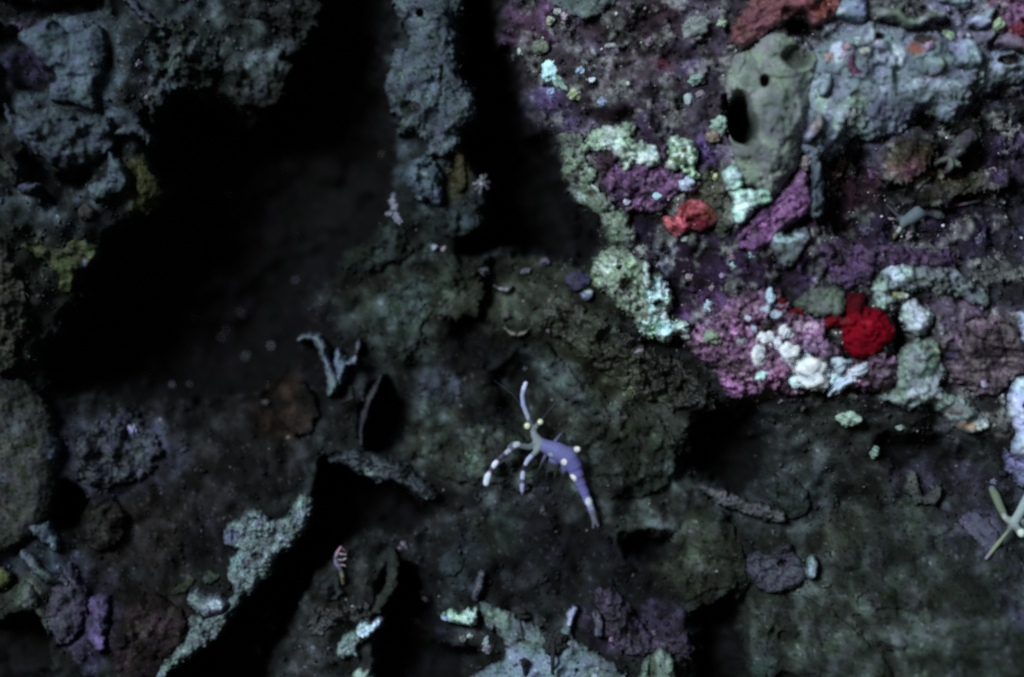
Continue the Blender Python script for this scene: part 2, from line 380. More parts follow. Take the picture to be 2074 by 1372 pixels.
def wall_colour(x, y, dep):
    wx = x + 26 * fbm(x, y, 60, 4, 41); wy = y + 26 * fbm(x, y, 60, 4, 47)
    c = np.tile(col(29, 32, 30), (x.size, 1)).reshape(x.shape + (3,))
    for (px, py, rx, ry, rot, rgb, so) in PATCH:
        r = math.radians(rot)
        m = (np.abs(x - px) < max(rx, ry) * 1.7 + 40) & (np.abs(y - py) < max(rx, ry) * 1.7 + 40)
        if not m.any(): continue
        dx = wx[m] - px; dy = wy[m] - py
        e = np.hypot((dx * math.cos(r) + dy * math.sin(r)) / rx, (-dx * math.sin(r) + dy * math.cos(r)) / ry)
        a = sstep((1.0 + so * 0.5 - e) / so)[:, None]
        c[m] = c[m] * (1 - a) + col(*rgb) * a
    mo = sstep(sdf(MOUND, wx, wy) / 60 + 0.5)[..., None]          # dark turf off the outcrop, with the light's falloff put into its colour
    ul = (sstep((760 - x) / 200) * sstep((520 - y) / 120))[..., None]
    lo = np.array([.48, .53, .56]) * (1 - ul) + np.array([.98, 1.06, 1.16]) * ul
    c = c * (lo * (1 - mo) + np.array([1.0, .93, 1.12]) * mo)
    # patchy growth: dark algae, pale films and pink specks of its own
    n1 = fbm(x, y, 42, 4, 51); n2 = fbm(x, y, 15, 3, 52); n3 = fbm(x, y, 26, 4, 53)
    n4 = fbm(wx, wy, 95, 4, 54)
    k = np.clip(np.exp((1.0 + .55 * (1 - mo[..., 0])) * n1 + 0.45 * n2 + (.9 + .6 * (1 - mo[..., 0])) * n4) * .92, 0.18, 3.2)[..., None]
    c = c * k
    tint = np.clip(n1 + n4, -.8, .8)[..., None]                    # pale films are blue-grey, thin growth is brown-olive
    c = c * (1 + tint * np.array([-.06, -.01, .15]))
    a = sstep((n3 - 0.30) / 0.25)[..., None] * 0.55
    c = c * (1 - a) + c * np.array([1.25, 1.0, 1.3]) * a
    f1, rid = worley(x, y, 13, 61)
    sp = ((f1 < 0.20) & (rid > 0.86))[..., None] * 0.7
    c = c * (1 - sp) + (c * 3.0 + np.array([.022, .019, .026])) * sp
    pale, dark = froth(x, y)
    pale = (pale * (.55 + .45 * n2))[..., None]; dark = dark[..., None]
    c = c * (1 - .75 * pale) + .75 * pale * (col(122, 129, 127) * np.clip(k, .45, 1.7))
    c = c * (1 - .74 * dark) + .74 * dark * np.array([.008, .006, .009])
    dk = np.array([0.0015, 0.0013, 0.0018])           # shade of the clefts, put into the rock colour
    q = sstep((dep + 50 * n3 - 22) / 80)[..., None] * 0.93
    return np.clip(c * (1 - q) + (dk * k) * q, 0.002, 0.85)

g = 4.0
xs = np.arange(-300, 2375, g); ys = np.arange(-300, 1673, g)
WX, WY = np.meshgrid(xs, ys)
base, dep, WD = walls(WX, WY)
WBASE, WDEP = base, dep
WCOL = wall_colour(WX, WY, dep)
TOP = WD.copy()

def grid_faces(nx, ny):
    i = np.arange(nx * ny).reshape(ny, nx)
    return np.stack([i[:-1, :-1], i[1:, :-1], i[1:, 1:], i[:-1, 1:]], -1).reshape(-1, 4)

V = np.stack([WX.ravel(), WY.ravel(), WD.ravel()], 1)
F = grid_faces(len(xs), len(ys))
# a thick slab of rock: close the back
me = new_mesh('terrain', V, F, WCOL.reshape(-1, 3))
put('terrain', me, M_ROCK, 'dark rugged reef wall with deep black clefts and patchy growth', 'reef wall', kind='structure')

def bil(A, x, y):
    fx = np.clip((np.asarray(x, float) + 300) / g, 0, len(xs) - 1.001); fy = np.clip((np.asarray(y, float) + 300) / g, 0, len(ys) - 1.001)
    ix = fx.astype(int); iy = fy.astype(int); u = fx - ix; v = fy - iy
    return (A[iy, ix] * (1 - u) + A[iy, ix + 1] * u) * (1 - v) + (A[iy + 1, ix] * (1 - u) + A[iy + 1, ix + 1] * u) * v

# ------------------------------------------------------------------ growths that lie on the wall
TONE = {'olive_sponge': (.40, .46, .46), 'brown_sponge': (.38, .42, .48), 'algal_cushion': (.6, .62, .58), 'rounded_sponge': (.72, .76, .78), 'yellow_sponge': (.58, .62, .70),
        'arc_ridge': (.55, .58, .68), 'coralline_crust': (.90, .90, .84), 'red_sponge': (.62, .55, .62), 'blue_sponge': (.74, .76, .78), 'curled_sponge': (.72, .76, .84),
        'folded_sponge': (1.02, 1.08, 1.14), 'lilac_sponge': (.75, .85, .9), 'encrusting_sponge': (.9, .96, 1.0), 'pale_crust': (.94, .95, .98), 'grey_sponge': (1.32, 1.36, 1.50),
        'branching_sponge': (.6, .64, .64), 'tube_sponge': (1.02, .95, 1.0), 'cup_sponge': (.9, .95, 1.0)}
FLAT = {'olive_sponge': .36, 'algal_cushion': .6, 'brown_sponge': .6, 'rounded_sponge': .7, 'yellow_sponge': .6, 'branching_sponge': .6, 'folded_sponge': .75, 'red_sponge': .5, 'blue_sponge': .8}
MOT = {'grey_sponge': .42, 'folded_sponge': .4, 'curled_sponge': .3, 'yellow_sponge': .4, 'coralline_crust': 1.0, 'tube_sponge': .22, 'red_sponge': .25, 'chalk_nodule': 0, 'olive_sponge': .75, 'brown_sponge': .8, 'shell_fragment': .2, 'blue_sponge': .35, 'rounded_sponge': .4}
_seed = [100]
def lump(name, cat, label, shp, H, E=None, cols=((90, 100, 95), (110, 125, 115)), mat=None, cs=30, con=1.0, st=2.6, warp=7, wsc=26,
         rough=3.0, rsc=30, gran=0.0, gsc=9, pits=(), spots=(), off=0.0, group=None, streak=None, cell=0.0, parent=None, fine=1.2):
    _seed[0] += 7; sd = _seed[0]
    x0, y0, x1, y1 = shape_bbox(shp)
    pad = warp + 10
    gx = np.arange(x0 - pad, x1 + pad, st); gy = np.arange(y0 - pad, y1 + pad, st)
    X, Y = np.meshgrid(gx, gy)
    wx = X + warp * fbm(X, Y, wsc, 3, sd) + warp * 0.45 * fbm(X, Y, wsc * 0.3, 2, sd + 1)
    wy = Y + warp * fbm(X, Y, wsc, 3, sd + 2) + warp * 0.45 * fbm(X, Y, wsc * 0.3, 2, sd + 3)
    s = sdf(shp, wx, wy) + (4.0 if name == 'pale_crust' else 0.0)
    E = E or max(8.0, H * 0.8)
    H = H * FLAT.get(name, 1.0)
    t = np.clip(s / E, 0, 1)
    prof = np.sqrt(np.clip(1 - (1 - t) ** 2, 0, 1))
    sx, sy = X, Y
    if streak:
        a = math.radians(streak)
        sx = (X * math.cos(a) + Y * math.sin(a)) * 0.28; sy = -X * math.sin(a) + Y * math.cos(a)
    h = H * prof + prof * rough * fbm(sx, sy, rsc, 4, sd + 4) * 1.6 + prof * (fine if name != 'olive_sponge' else .2) * fbm(X, Y, 8, 2, sd + 9)
    f1, rid = worley(X + 3 * fbm(X, Y, 10, 2, sd + 5), Y, gsc, sd + 6)
    if gran:
        h = h + prof * gran * (0.9 - 1.5 * np.clip(f1, 0, 0.8)) * (0.4 + rid)
    n1 = fbm(sx, sy, cs, 4, sd + 7)
    k = sstep(n1 * con + 0.5)[..., None]
    tone = TONE.get(name, (1, 1, 1)) if not (name == 'coralline_crust' and y0 > 830) else (.42, .50, .50)  # growths away from the outcrop toned down: light falloff put into colour
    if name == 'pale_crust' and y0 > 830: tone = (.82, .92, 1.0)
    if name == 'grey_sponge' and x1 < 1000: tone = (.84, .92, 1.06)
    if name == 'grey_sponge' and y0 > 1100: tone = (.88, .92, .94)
    tone = np.array(tone)
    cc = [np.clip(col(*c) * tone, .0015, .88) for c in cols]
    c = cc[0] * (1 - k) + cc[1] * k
    if len(cc) > 2:
        n2 = fbm(X, Y, cs * 0.8, 3, sd + 8)
        a = sstep((n2 - 0.22) / 0.2)[..., None]
        c = c * (1 - a) + cc[2] * a
    if cell:
        c = c * (1 + cell * (rid[..., None] - 0.5) * 2)
    for (px, py, r, rgb) in spots:
        rx, ry = (r, r) if not isinstance(r, tuple) else r
        e = np.hypot((wx - px) / rx, (wy - py) / ry)
        a = sstep((1.25 - e) / 0.5)[..., None]
        c = c * (1 - a) + np.clip(col(*rgb) * tone, .0015, .88) * a
    for pit in pits:
        px, py, r, dd = pit[:4]
        rx, ry = (r, r) if not isinstance(r, tuple) else r
        qx = X * 0.7 + wx * 0.3; qy = Y * 0.7 + wy * 0.3
        e = np.hypot((qx - px) / rx, (qy - py) / ry)
        a = sstep((1.25 - e) / 0.6)
        h = h - dd * a
        if len(pit) > 4:
            c = c * (1 - a[..., None]) + col(*pit[4]) * a[..., None]
    if name in ('olive_sponge', 'algal_cushion', 'brown_sponge') and x1 - x0 > 70:      # overgrown by the same films as the rock round it
        jx = np.clip(((X + 300) / g).astype(int), 0, len(xs) - 1); jy = np.clip(((Y + 300) / g).astype(int), 0, len(ys) - 1)
        c = .3 * c + .7 * WCOL[jy, jx]
    p1, pr = worley(X + 4 * fbm(X, Y, 14, 2, sd + 11), Y, 12, sd + 12)
    if name not in ('tube_sponge', 'red_sponge', 'shell_fragment'):
        po = sstep((.30 - p1) / .14) * (pr > .62); fl = sstep((.24 - p1) / .12) * (pr < .14)
        h = h - 2.6 * po * prof + 1.4 * fl * prof
        c = c * (1 - .6 * po[..., None]) + (c * .9 + .035 * np.array([1, .95, 1.05])) * fl[..., None] * min(1.0, .35 + 4 * float(c.mean()))
    # the same patchy films of algae and silt as on the rock, and a ragged margin where rock and growth meet
    m1 = fbm(X, Y, 52, 3, 301); m2 = fbm(X, Y, 17, 3, 302); hu = fbm(X, Y, 38, 3, 303)[..., None]
    c = c * np.clip(1 + MOT.get(name, .6) * (0.95 * m1 + (.55 if mat is not None and mat is not M_SPONGE else .2) * m2), .22, 2.2)[..., None]
    c = c * (1 + np.clip(hu, -.5, .5) * np.array([.14, -.07, .22]))
    if name not in ('red_sponge', 'tube_sponge'):
        jx = np.clip(((X + 300) / g).astype(int), 0, len(xs) - 1); jy = np.clip(((Y + 300) / g).astype(int), 0, len(ys) - 1)
        thick = max(p[2] for p in shp[1]) if isinstance(shp, tuple) else 0.4 * min(x1 - x0, y1 - y0)
        em = sstep((s + 9 * fbm(X, Y, 13, 3, sd + 10)) / min(44.0 if name in ('olive_sponge', 'algal_cushion') and x1 - x0 > 70 else 24.0 if (mat is None or mat is M_SPONGE) and x1 - x0 > 70 else 13.0, thick) + .42)[..., None]
        c = c * em + WCOL[jy, jx] * (1 - em)
    bs = bil(WBASE, X, Y) + 10 * fbm(X, Y, 120, 2, 21) + off
    wd = bil(WD, X, Y)
    D = np.where(s > 0, bs - h, np.maximum(bs + 14, wd + 8))
    # lay the body on the rock where the rock stands proud of it
    lo = np.minimum(wd - 2, bs) - np.clip(h, 0, None)
    D = np.where(s > 0, np.where(wd < bs, np.minimum(D, lo), D), D)
    keep = s > -st * 1.6
    q = keep[:-1, :-1] & keep[1:, :-1] & keep[1:, 1:] & keep[:-1, 1:]
    idx = np.arange(X.size).reshape(X.shape)
    F = np.stack([idx[:-1, :-1], idx[1:, :-1], idx[1:, 1:], idx[:-1, 1:]], -1)[q]
    if len(F) == 0: return None
    used = np.unique(F); remap = np.full(X.size, -1); remap[used] = np.arange(len(used))
    V = np.stack([X.ravel(), Y.ravel(), D.ravel()], 1)[used]
    me = new_mesh(name, V, remap[F], np.clip(c.reshape(-1, 3)[used], 0.002, 0.88))
    o = settle(put(name, me, mat or M_SPONGE, label, cat, group))
    # remember the new surface for whatever sits on it
    m = (WX > x0) & (WX < x1) & (WY > y0) & (WY < y1)
    if m.any():
        ix = np.clip(((WX[m] - gx[0]) / st).astype(int), 0, len(gx) - 1); iy = np.clip(((WY[m] - gy[0]) / st).astype(int), 0, len(gy) - 1)
        TOP[m] = np.where(s[iy, ix] > 0, np.minimum(TOP[m], D[iy, ix]), TOP[m])
    return o

SP, CR, CO = M_SPONGE, M_CRUST, M_CORAL

# ---------------- the bright outcrop, upper right
lump('encrusting_sponge', 'sponge', 'rust red ridged crust spreading above the big grey-green sponge',
     [(1468, 92), (1478, 55), (1500, 30), (1535, -20), (1660, -30), (1692, 8), (1672, 50), (1640, 62), (1600, 50), (1562, 66), (1530, 88), (1500, 106)],
     20, 16, ((78, 48, 54), (108, 66, 72), (70, 38, 36)), CO, cs=40, rough=9, rsc=26, streak=-32, con=1.3,
     spots=[(1660, 30, 26, (92, 46, 40)), (1600, 60, 22, (30, 20, 24))], pits=[(1612, 55, (20, 22), 26, (22, 16, 20)), (1585, 38, (24, 6), 12)])
lump('encrusting_sponge', 'sponge', 'flat grey-teal sponge film along the top edge of the outcrop',
     [(1120, -30), (1250, -30), (1248, 4), (1225, 28), (1190, 44), (1150, 34), (1118, 12)], 14, 14, ((70, 82, 80), (84, 98, 96)), SP, rough=5, warp=9)
lump('grey_sponge', 'sponge', 'broad lumpy blue-grey sponge mass reaching from the tube sponge to the right edge',
     [(1600, 240), (1612, 160), (1650, 100), (1692, 76), (1740, 58), (1800, 66), (1850, 62), (1930, 92), (1990, 112), (2074, 108), (2130, 110),
      (2130, 160), (2074, 172), (2010, 184), (1962, 216), (1925, 256), (1886, 248), (1850, 236), (1830, 262), (1765, 292), (1718, 284), (1700, 312),
      (1665, 334), (1625, 325), (1600, 290)], 62, 95, ((76, 88, 94), (96, 110, 114), (66, 74, 84)), SP, cs=44, rough=10, rsc=56, fine=1.2,
     pits=[(1767, 86, (10, 7), 18, (36, 38, 40)), (1772, 118, (8, 7), 10, (50, 56, 60)), (1860, 92, (26, 9), 14, (58, 46, 40)), (1768, 152, (16, 12), 12),
           (1722, 205, (14, 10), 12), (2030, 132, (24, 10), 22, (30, 28, 26)), (1805, 165, (13, 18), 12)],
     spots=[(1680, 118, (14, 22), (136, 148, 154)), (1755, 90, (20, 14), (124, 136, 138)), (1800, 120, (14, 20), (118, 130, 134)), (1840, 180, (18, 14), (122, 136, 142)), (1905, 185, (26, 14), (124, 138, 146)), (1780, 180, (14, 18), (112, 124, 132)), (1650, 200, (16, 40), (110, 126, 122)), (1995, 150, (40, 12), (108, 122, 128)), (1690, 250, (18, 30), (104, 120, 116)), (1840, 112, (18, 9), (98, 68, 58)), (1722, 232, (22, 40), (92, 106, 96)), (1800, 230, (60, 26), (70, 76, 86)), (1935, 200, (60, 16), (80, 90, 92))])
lump('tube_sponge', 'sponge', 'large smooth grey-green sponge with one small pore and a big dark mouth at its left',
     [(1462, 177), (1472, 145), (1486, 118), (1520, 105), (1539, 86), (1567, 76), (1597, 88), (1622, 106), (1642, 118), (1652, 150), (1643, 182), (1645, 223),
      (1638, 250), (1621, 278), (1614, 310), (1608, 342), (1586, 371), (1571, 396), (1549, 408), (1520, 388), (1493, 370), (1482, 338), (1474, 300),
      (1468, 270), (1470, 235), (1466, 200)],
     66, 70, ((96, 114, 104), (114, 132, 122), (88, 102, 98)), SP, cs=60, st=2.2, warp=4, rough=10, rsc=60, fine=1.5,
     pits=[(1539, 175, (10, 12), 46, (50, 54, 54)), (1491, 246, (22, 46), 170, (15, 16, 17)), (1504, 268, (20, 32), 140, (18, 20, 20)), (1604, 128, (30, 24), 30, (66, 76, 68)),  # the mouth's shade is painted into its floor colour
           (1590, 222, (16, 26), 10), (1560, 356, (8, 5), 7), (1575, 160, (26, 10), -8)],
     spots=[(1560, 250, (40, 46), (82, 96, 94)), (1520, 320, (30, 24), (84, 96, 92)), (1620, 200, (20, 40), (80, 94, 92))])
lump('encrusting_sponge', 'sponge', 'pale blue smooth lobe wedged between the tube sponge and the blue-grey mass',
     ell(1659, 184, 14, 25, 18), 24, 14, ((132, 150, 158), (116, 134, 142)), SP, warp=3, off=-50)
lump('encrusting_sponge', 'sponge', 'dark maroon hollow cushion ringed by pink grains on the blue-grey sponge',
     ell(1718, 146, 24, 26, -20), 10, 16, ((66, 38, 56), (84, 48, 70)), CO, warp=5, off=-58, gran=4, cell=.3, pits=[(1728, 136, (14, 18), 14, (34, 24, 30))])
lump('encrusting_sponge', 'sponge', 'slate blue rounded lobe under the top edge, with a white knob at its left',
     [(1700, 6), (1724, -6), (1742, 8), (1742, 52), (1722, 58), (1700, 48), (1682, 44), (1682, 30)], 36, 22, ((92, 106, 128), (112, 126, 146)), SP, warp=4, rough=5,
     spots=[(1689, 39, 10, (150, 168, 172))], off=-20)
lump('encrusting_sponge', 'sponge', 'pale green rope-like fold curling down and up again above the blue-grey sponge',
     ('S', [(1772, 42, 10), (1798, 44, 12), (1815, 56, 10), (1832, 66, 8), (1850, 56, 9), (1868, 44, 9), (1890, 42, 8)]), 24, 12,
     ((92, 104, 90), (124, 138, 132)), SP, warp=4, off=-46, rough=4)
lump('encrusting_sponge', 'sponge', 'pale grey lobe with an orange-pink lower rim on the blue-grey sponge',
     ell(1873, 146, 27, 19, -25), 28, 18, ((124, 144, 150), (108, 126, 132)), SP, warp=4, off=-58, spots=[(1868, 167, (13, 5), (150, 120, 112)), (1892, 140, (5, 6), (160, 160, 140))])
lump('encrusting_sponge', 'sponge', 'biggest pale lavender-blue lobe at the upper right of the blue-grey sponge',
     [(1908, 104), (1930, 92), (1958, 94), (1970, 116), (1974, 142), (1955, 152), (1925, 150), (1908, 134)], 34, 24, ((126, 140, 162), (148, 162, 180), (110, 124, 140)), SP,
     warp=5, off=-58, rough=7, rsc=18, cs=16)
lump('encrusting_sponge', 'sponge', 'pale blue-white crust in patches touching the top edge near the right corner',
     [(1888, 6), (1910, -4), (1948, 2), (1950, 24), (1934, 34), (1912, 20), (1892, 18)], 20, 12, ((128, 146, 158), (100, 116, 122)), SP, warp=6, rough=5, off=-10)
lump('encrusting_sponge', 'sponge', 'blue-white strip slanting up beside the green knob near the right corner',
     [(1944, 50), (1965, 40), (1986, 30), (2000, 26), (1996, 40), (1986, 62), (1966, 68), (1948, 62)], 24, 14, ((120, 136, 154), (140, 156, 168)), SP, warp=4, off=-24)
lump('encrusting_sponge', 'sponge', 'pinkish lilac lobe lying along the right edge above a dark slit',
     [(2000, 92), (2025, 78), (2050, 88), (2076, 96), (2110, 96), (2110, 122), (2050, 118), (2016, 112)], 26, 18, ((104, 92, 108), (122, 108, 122)), SP, warp=5, off=-40)
lump('encrusting_sponge', 'sponge', 'narrow slate blue blade hanging below the tube sponge over the dark recess',
     [(1634, 322), (1650, 312), (1657, 350), (1661, 395), (1659, 432), (1642, 448), (1629, 430), (1632, 380)], 26, 12, ((74, 88, 98), (92, 108, 118)), SP, warp=4, rough=5)
lump('pale_crust', 'chalky crust', 'white-tipped splinter on the seam below the tube sponge',
     ('S', [(1645, 246, 4), (1642, 262, 8), (1630, 280, 6), (1622, 292, 4)]), 16, 7, ((128, 144, 158), (150, 142, 146)), CR, warp=2, off=-78)

# coralline and pale crusts below the sponge
lump('pale_crust', 'chalky crust', 'long grey-green pitted crust down the left edge of the outcrop',
     [(1131, 278), (1172, 276), (1178, 296), (1197, 304), (1181, 318), (1184, 338), (1202, 350), (1200, 375), (1206, 390), (1230, 405), (1242, 424),
      (1265, 437), (1269, 466), (1282, 474), (1281, 496), (1264, 506), (1231, 481), (1218, 452), (1206, 430), (1177, 415), (1163, 399), (1149, 371),
      (1140, 345), (1145, 321), (1136, 298)], 24, 16, ((86, 104, 90), (104, 122, 108), (78, 92, 76)), CR, cs=22, warp=6, wsc=18, rough=8, rsc=20, gran=4, gsc=8,
     spots=[(1207, 374, (9, 16), (178, 204, 200)), (1176, 402, (13, 9), (132, 158, 156)), (1190, 338, (11, 16), (138, 160, 150)), (1214, 392, 8, (150, 172, 164))],
     pits=[(1162, 352, 4, 12, (48, 58, 42)), (1168, 370, (5, 7), 14, (40, 48, 36)), (1233, 432, (6, 4), 12, (44, 52, 38)), (1196, 394, (14, 5), 6, (62, 72, 48))])
lump('pale_crust', 'chalky crust', 'mint and white crust slab across the top of the purple patch',
     [(1188, 280), (1199, 270), (1244, 261), (1281, 256), (1276, 278), (1266, 284), (1292, 296), (1324, 304), (1330, 336), (1308, 344), (1284, 331),
      (1264, 350), (1259, 333), (1244, 325), (1234, 306), (1213, 307), (1193, 297)], 30, 16, ((112, 136, 118), (140, 164, 150)), CR, cs=18, warp=7, wsc=15,
     rough=8, rsc=18, gran=5, gsc=8, cell=.16,
     spots=[(1242, 297, (22, 9), (178, 212, 200)), (1298, 325, (28, 9), (196, 218, 222)), (1268, 338, (8, 10), (186, 210, 204)), (1318, 312, (9, 10), (160, 180, 186))],
     pits=[(1283, 311, 6, 9, (70, 78, 84)), (1262, 313, 6, 8, (70, 82, 66))])
lump('pale_crust', 'chalky crust', 'granular mint knob full of olive pits right of the purple patch',
     [(1350, 292), (1364, 284), (1385, 290), (1402, 300), (1404, 325), (1399, 345), (1411, 362), (1396, 368), (1375, 345), (1353, 353), (1346, 335), (1352, 315)],
     34, 16, ((126, 156, 128), (172, 206, 184)), CR, cs=9, con=1.6, warp=6, wsc=14, rough=8, rsc=14, gran=12, gsc=8, cell=.35,
     pits=[(1366, 330, 7, 12, (84, 96, 62)), (1378, 312, 5, 10, (90, 104, 66)), (1385, 342, 6, 10, (80, 92, 62))])
lump('coralline_crust', 'coralline crust', 'purple coralline patch between the mint slab and the red sponge',
     [(1205, 312), (1236, 304), (1246, 330), (1264, 347), (1290, 335), (1322, 345), (1331, 308), (1346, 300), (1352, 352), (1378, 350), (1398, 368),
      (1402, 392), (1370, 396), (1352, 410), (1336, 432), (1290, 434), (1264, 427), (1240, 416), (1224, 390), (1209, 352)], 16, 16,
     ((84, 56, 96), (112, 78, 124), (50, 32, 60)), CO, cs=20, warp=7, wsc=18, rough=8, rsc=18, gran=7, gsc=8, cell=.3,
     spots=[(1225, 325, (14, 26), (54, 34, 44)), (1250, 402, (12, 16), (44, 28, 62)), (1382, 360, (20, 7), (110, 76, 130))])
lump('encrusting_sponge', 'sponge', 'salmon red lobed sponge with a wrinkled pore below the purple patch',
     [(1338, 454), (1344, 440), (1364, 434), (1376, 414), (1407, 404), (1428, 418), (1443, 434), (1444, 460), (1424, 470), (1394, 470), (1383, 480),
      (1364, 486), (1350, 472)], 24, 26, ((138, 62, 74), (162, 86, 96), (108, 50, 58)), M_RED, cs=26, warp=5, rough=9, rsc=22, fine=2,
     spots=[(1412, 452, (30, 18), (92, 32, 40)), (1430, 435, (14, 18), (108, 58, 52)), (1378, 424, (10, 10), (104, 38, 40)), (1440, 465, 12, (70, 50, 44))],
     pits=[(1392, 451, (9, 5), 14, (60, 26, 32)), (1380, 440, (5, 12), 9)])
lump('algal_cushion', 'turf cushion', 'olive mottled turf cushion right of the salmon red sponge',
     [(1405, 375), (1440, 350), (1464, 360), (1470, 400), (1482, 430), (1478, 470), (1450, 490), (1440, 440), (1425, 412)], 18, 16,
     ((66, 76, 54), (92, 100, 74), (50, 52, 44)), CR, cs=12, rough=9, rsc=16, gran=8, gsc=8, cell=.35, warp=7)
lump('pale_crust', 'chalky crust', 'brightest mint crust dripping down under the tube sponge',
     [(1464, 352), (1484, 344), (1494, 364), (1494, 386), (1510, 393), (1545, 391), (1553, 408), (1532, 421), (1514, 428), (1506, 448), (1486, 456),
      (1477, 432), (1480, 405), (1466, 386), (1461, 364)], 34, 14, ((150, 206, 182), (176, 226, 208)), CR, cs=16, warp=5, wsc=14, rough=7, rsc=16, gran=4, gsc=9,
     pits=[(1500, 386, (16, 4), 14, (44, 56, 60)), (1478, 392, (12, 3), 10, (50, 60, 56)), (1508, 414, (8, 4), 8, (110, 140, 130))], off=-14)
lump('coralline_crust', 'coralline crust', 'violet coralline slab slanting below the right foot of the tube sponge',
     [(1612, 348), (1629, 364), (1633, 400), (1630, 432), (1612, 452), (1580, 470), (1560, 496), (1520, 516), (1486, 505), (1500, 462), (1530, 432),
      (1570, 400), (1596, 368)], 24, 16, ((98, 62, 112), (120, 78, 130), (62, 38, 76)), CO, cs=20, warp=6, rough=9, rsc=20, gran=6, gsc=8, cell=.25, streak=-38)
lump('cup_sponge', 'sponge', 'small grey cup sponge with a white upper rim below the violet slab',
     [(1530, 470), (1560, 467), (1590, 476), (1620, 464), (1633, 484), (1616, 510), (1600, 541), (1576, 546), (1556, 516), (1538, 490)], 30, 22,
     ((74, 84, 86), (92, 102, 104)), SP, warp=5, rough=6, spots=[(1550, 479, (18, 7), (170, 202, 202)), (1580, 489, (24, 7), (150, 182, 186)), (1606, 484, (10, 6), (130, 146, 154))])
lump('pale_crust', 'chalky crust', 'long mint and white crust tongue with a dark hollow, lowest left of the outcrop',
     [(1200, 540), (1217, 514), (1247, 504), (1270, 512), (1292, 528), (1303, 538), (1308, 560), (1324, 549), (1338, 560), (1346, 580), (1356, 597),
      (1356, 619), (1351, 640), (1361, 657), (1378, 649), (1391, 665), (1391, 685), (1372, 676), (1356, 682), (1353, 696), (1341, 691), (1334, 684),
      (1310, 683), (1302, 676), (1287, 655), (1268, 633), (1245, 614), (1233, 591), (1214, 585), (1203, 573), (1196, 557)], 34, 18,
     ((104, 124, 106), (128, 150, 132), (86, 98, 84)), CR, cs=16, warp=6, wsc=14, rough=9, rsc=16, gran=7, gsc=8, cell=.22,
     spots=[(1330, 590, (26, 26), (160, 200, 200)), (1318, 665, (32, 18), (168, 222, 202)), (1345, 668, (16, 24), (166, 218, 214)), (1318, 625, (10, 34), (160, 202, 196)),
            (1341, 640, 10, (190, 234, 236)), (1375, 660, (13, 9), (170, 206, 196)), (1228, 545, (16, 12), (136, 160, 146)), (1230, 612, (20, 8), (96, 104, 92))],
     pits=[(1252, 544, 5, 14, (50, 52, 44)), (1267, 578, (15, 14), 16, (44, 52, 34)), (1333, 617, (11, 9), 20, (40, 52, 54)), (1292, 548, (14, 10), 8, (84, 96, 82)),
           (1303, 642, (7, 10), 8, (88, 102, 78))])
lump('pale_crust', 'chalky crust', 'thin white spike standing on the mint crust tongue',
     ('S', [(1304, 538, 3.5), (1305, 555, 4), (1307, 578, 4.5)]), 18, 5, ((150, 172, 170), (178, 200, 196)), CR, warp=2, off=-40, gran=4, gsc=6)
lump('coralline_crust', 'coralline crust', 'pinkish purple granular crust carrying the white nodules, left of the big red sponge',
     [(1385, 690), (1410, 660), (1440, 645), (1466, 612), (1500, 588), (1556, 584), (1590, 618), (1640, 642), (1662, 640), (1666, 690), (1690, 702), (1702, 732),
      (1760, 720), (1802, 724), (1802, 772), (1750, 792), (1680, 782), (1640, 788), (1600, 806), (1560, 792), (1510, 812), (1478, 806), (1452, 780),
      (1438, 746), (1400, 716)], 26, 22, ((96, 66, 100), (134, 100, 138), (60, 42, 66)), CO, cs=16, con=1.4, warp=9, wsc=20, rough=12, rsc=18, gran=13, gsc=9, cell=.45,
     spots=[(1628, 748, (34, 22), (200, 206, 226)), (1592, 722, (18, 12), (186, 188, 212)), (1690, 768, (34, 14), (160, 166, 186)), (1545, 690, (22, 9), (176, 172, 200)), (1600, 690, (14, 8), (150, 130, 164)), (1560, 650, (22, 6), (130, 112, 144)), (1490, 788, (30, 18), (124, 82, 134)), (1570, 768, (26, 26), (142, 96, 142)), (1640, 700, (34, 18), (112, 88, 124)), (1620, 660, (26, 10), (152, 134, 160)),
            (1548, 662, (16, 12), (48, 46, 50)), (1480, 740, (22, 20), (64, 46, 64)), (1770, 760, (26, 26), (96, 78, 100)), (1668, 718, (10, 14), (44, 36, 50))],
     pits=[(1608, 716, 5, 10, (40, 36, 44))])
lump('encrusting_sponge', 'sponge', 'grey-green film between the small red patches and the big red sponge',
     [(1600, 612), (1640, 590), (1682, 584), (1702, 600), (1702, 634), (1672, 646), (1640, 640), (1610, 632)], 22, 16, ((78, 88, 78), (94, 104, 94)), SP, warp=6, rough=6, off=-10)
# the big red sponge and the small red ones
lump('red_sponge', 'sponge', 'deep crimson rounded sponge with a knob on top and a stubby arm to the left',
     [(1656, 652), (1664, 642), (1680, 640), (1697, 645), (1704, 632), (1700, 604), (1712, 594), (1740, 598), (1749, 622), (1776, 632), (1796, 660), (1798, 684),
      (1775, 708), (1752, 723), (1724, 727), (1708, 713), (1694, 690), (1692, 668), (1676, 664), (1660, 667)], 74, 52, ((112, 5, 26), (132, 8, 32)), M_RED, cs=50,
     warp=3, st=2.2, rough=6, rsc=30, fine=1.6, gran=2.5, gsc=7, cell=.12, pits=[(1738, 668, 4, 8, (90, 6, 20)), (1712, 700, 4, 6, (84, 8, 20))], spots=[(1740, 655, (10, 5), (150, 30, 48)), (1722, 606, (30, 26), (76, 16, 24)), (1672, 654, (18, 12), (110, 22, 30)), (1697, 650, (10, 8), (112, 44, 44)), (1760, 715, (16, 8), (116, 20, 22))])
lump('red_sponge', 'sponge', 'small rust red smear at the upper edge of the pinkish crust',
     ell(1572, 618, 15, 21, -25), 14, 10, ((104, 30, 32), (86, 36, 34)), M_RED, warp=6, off=-20)
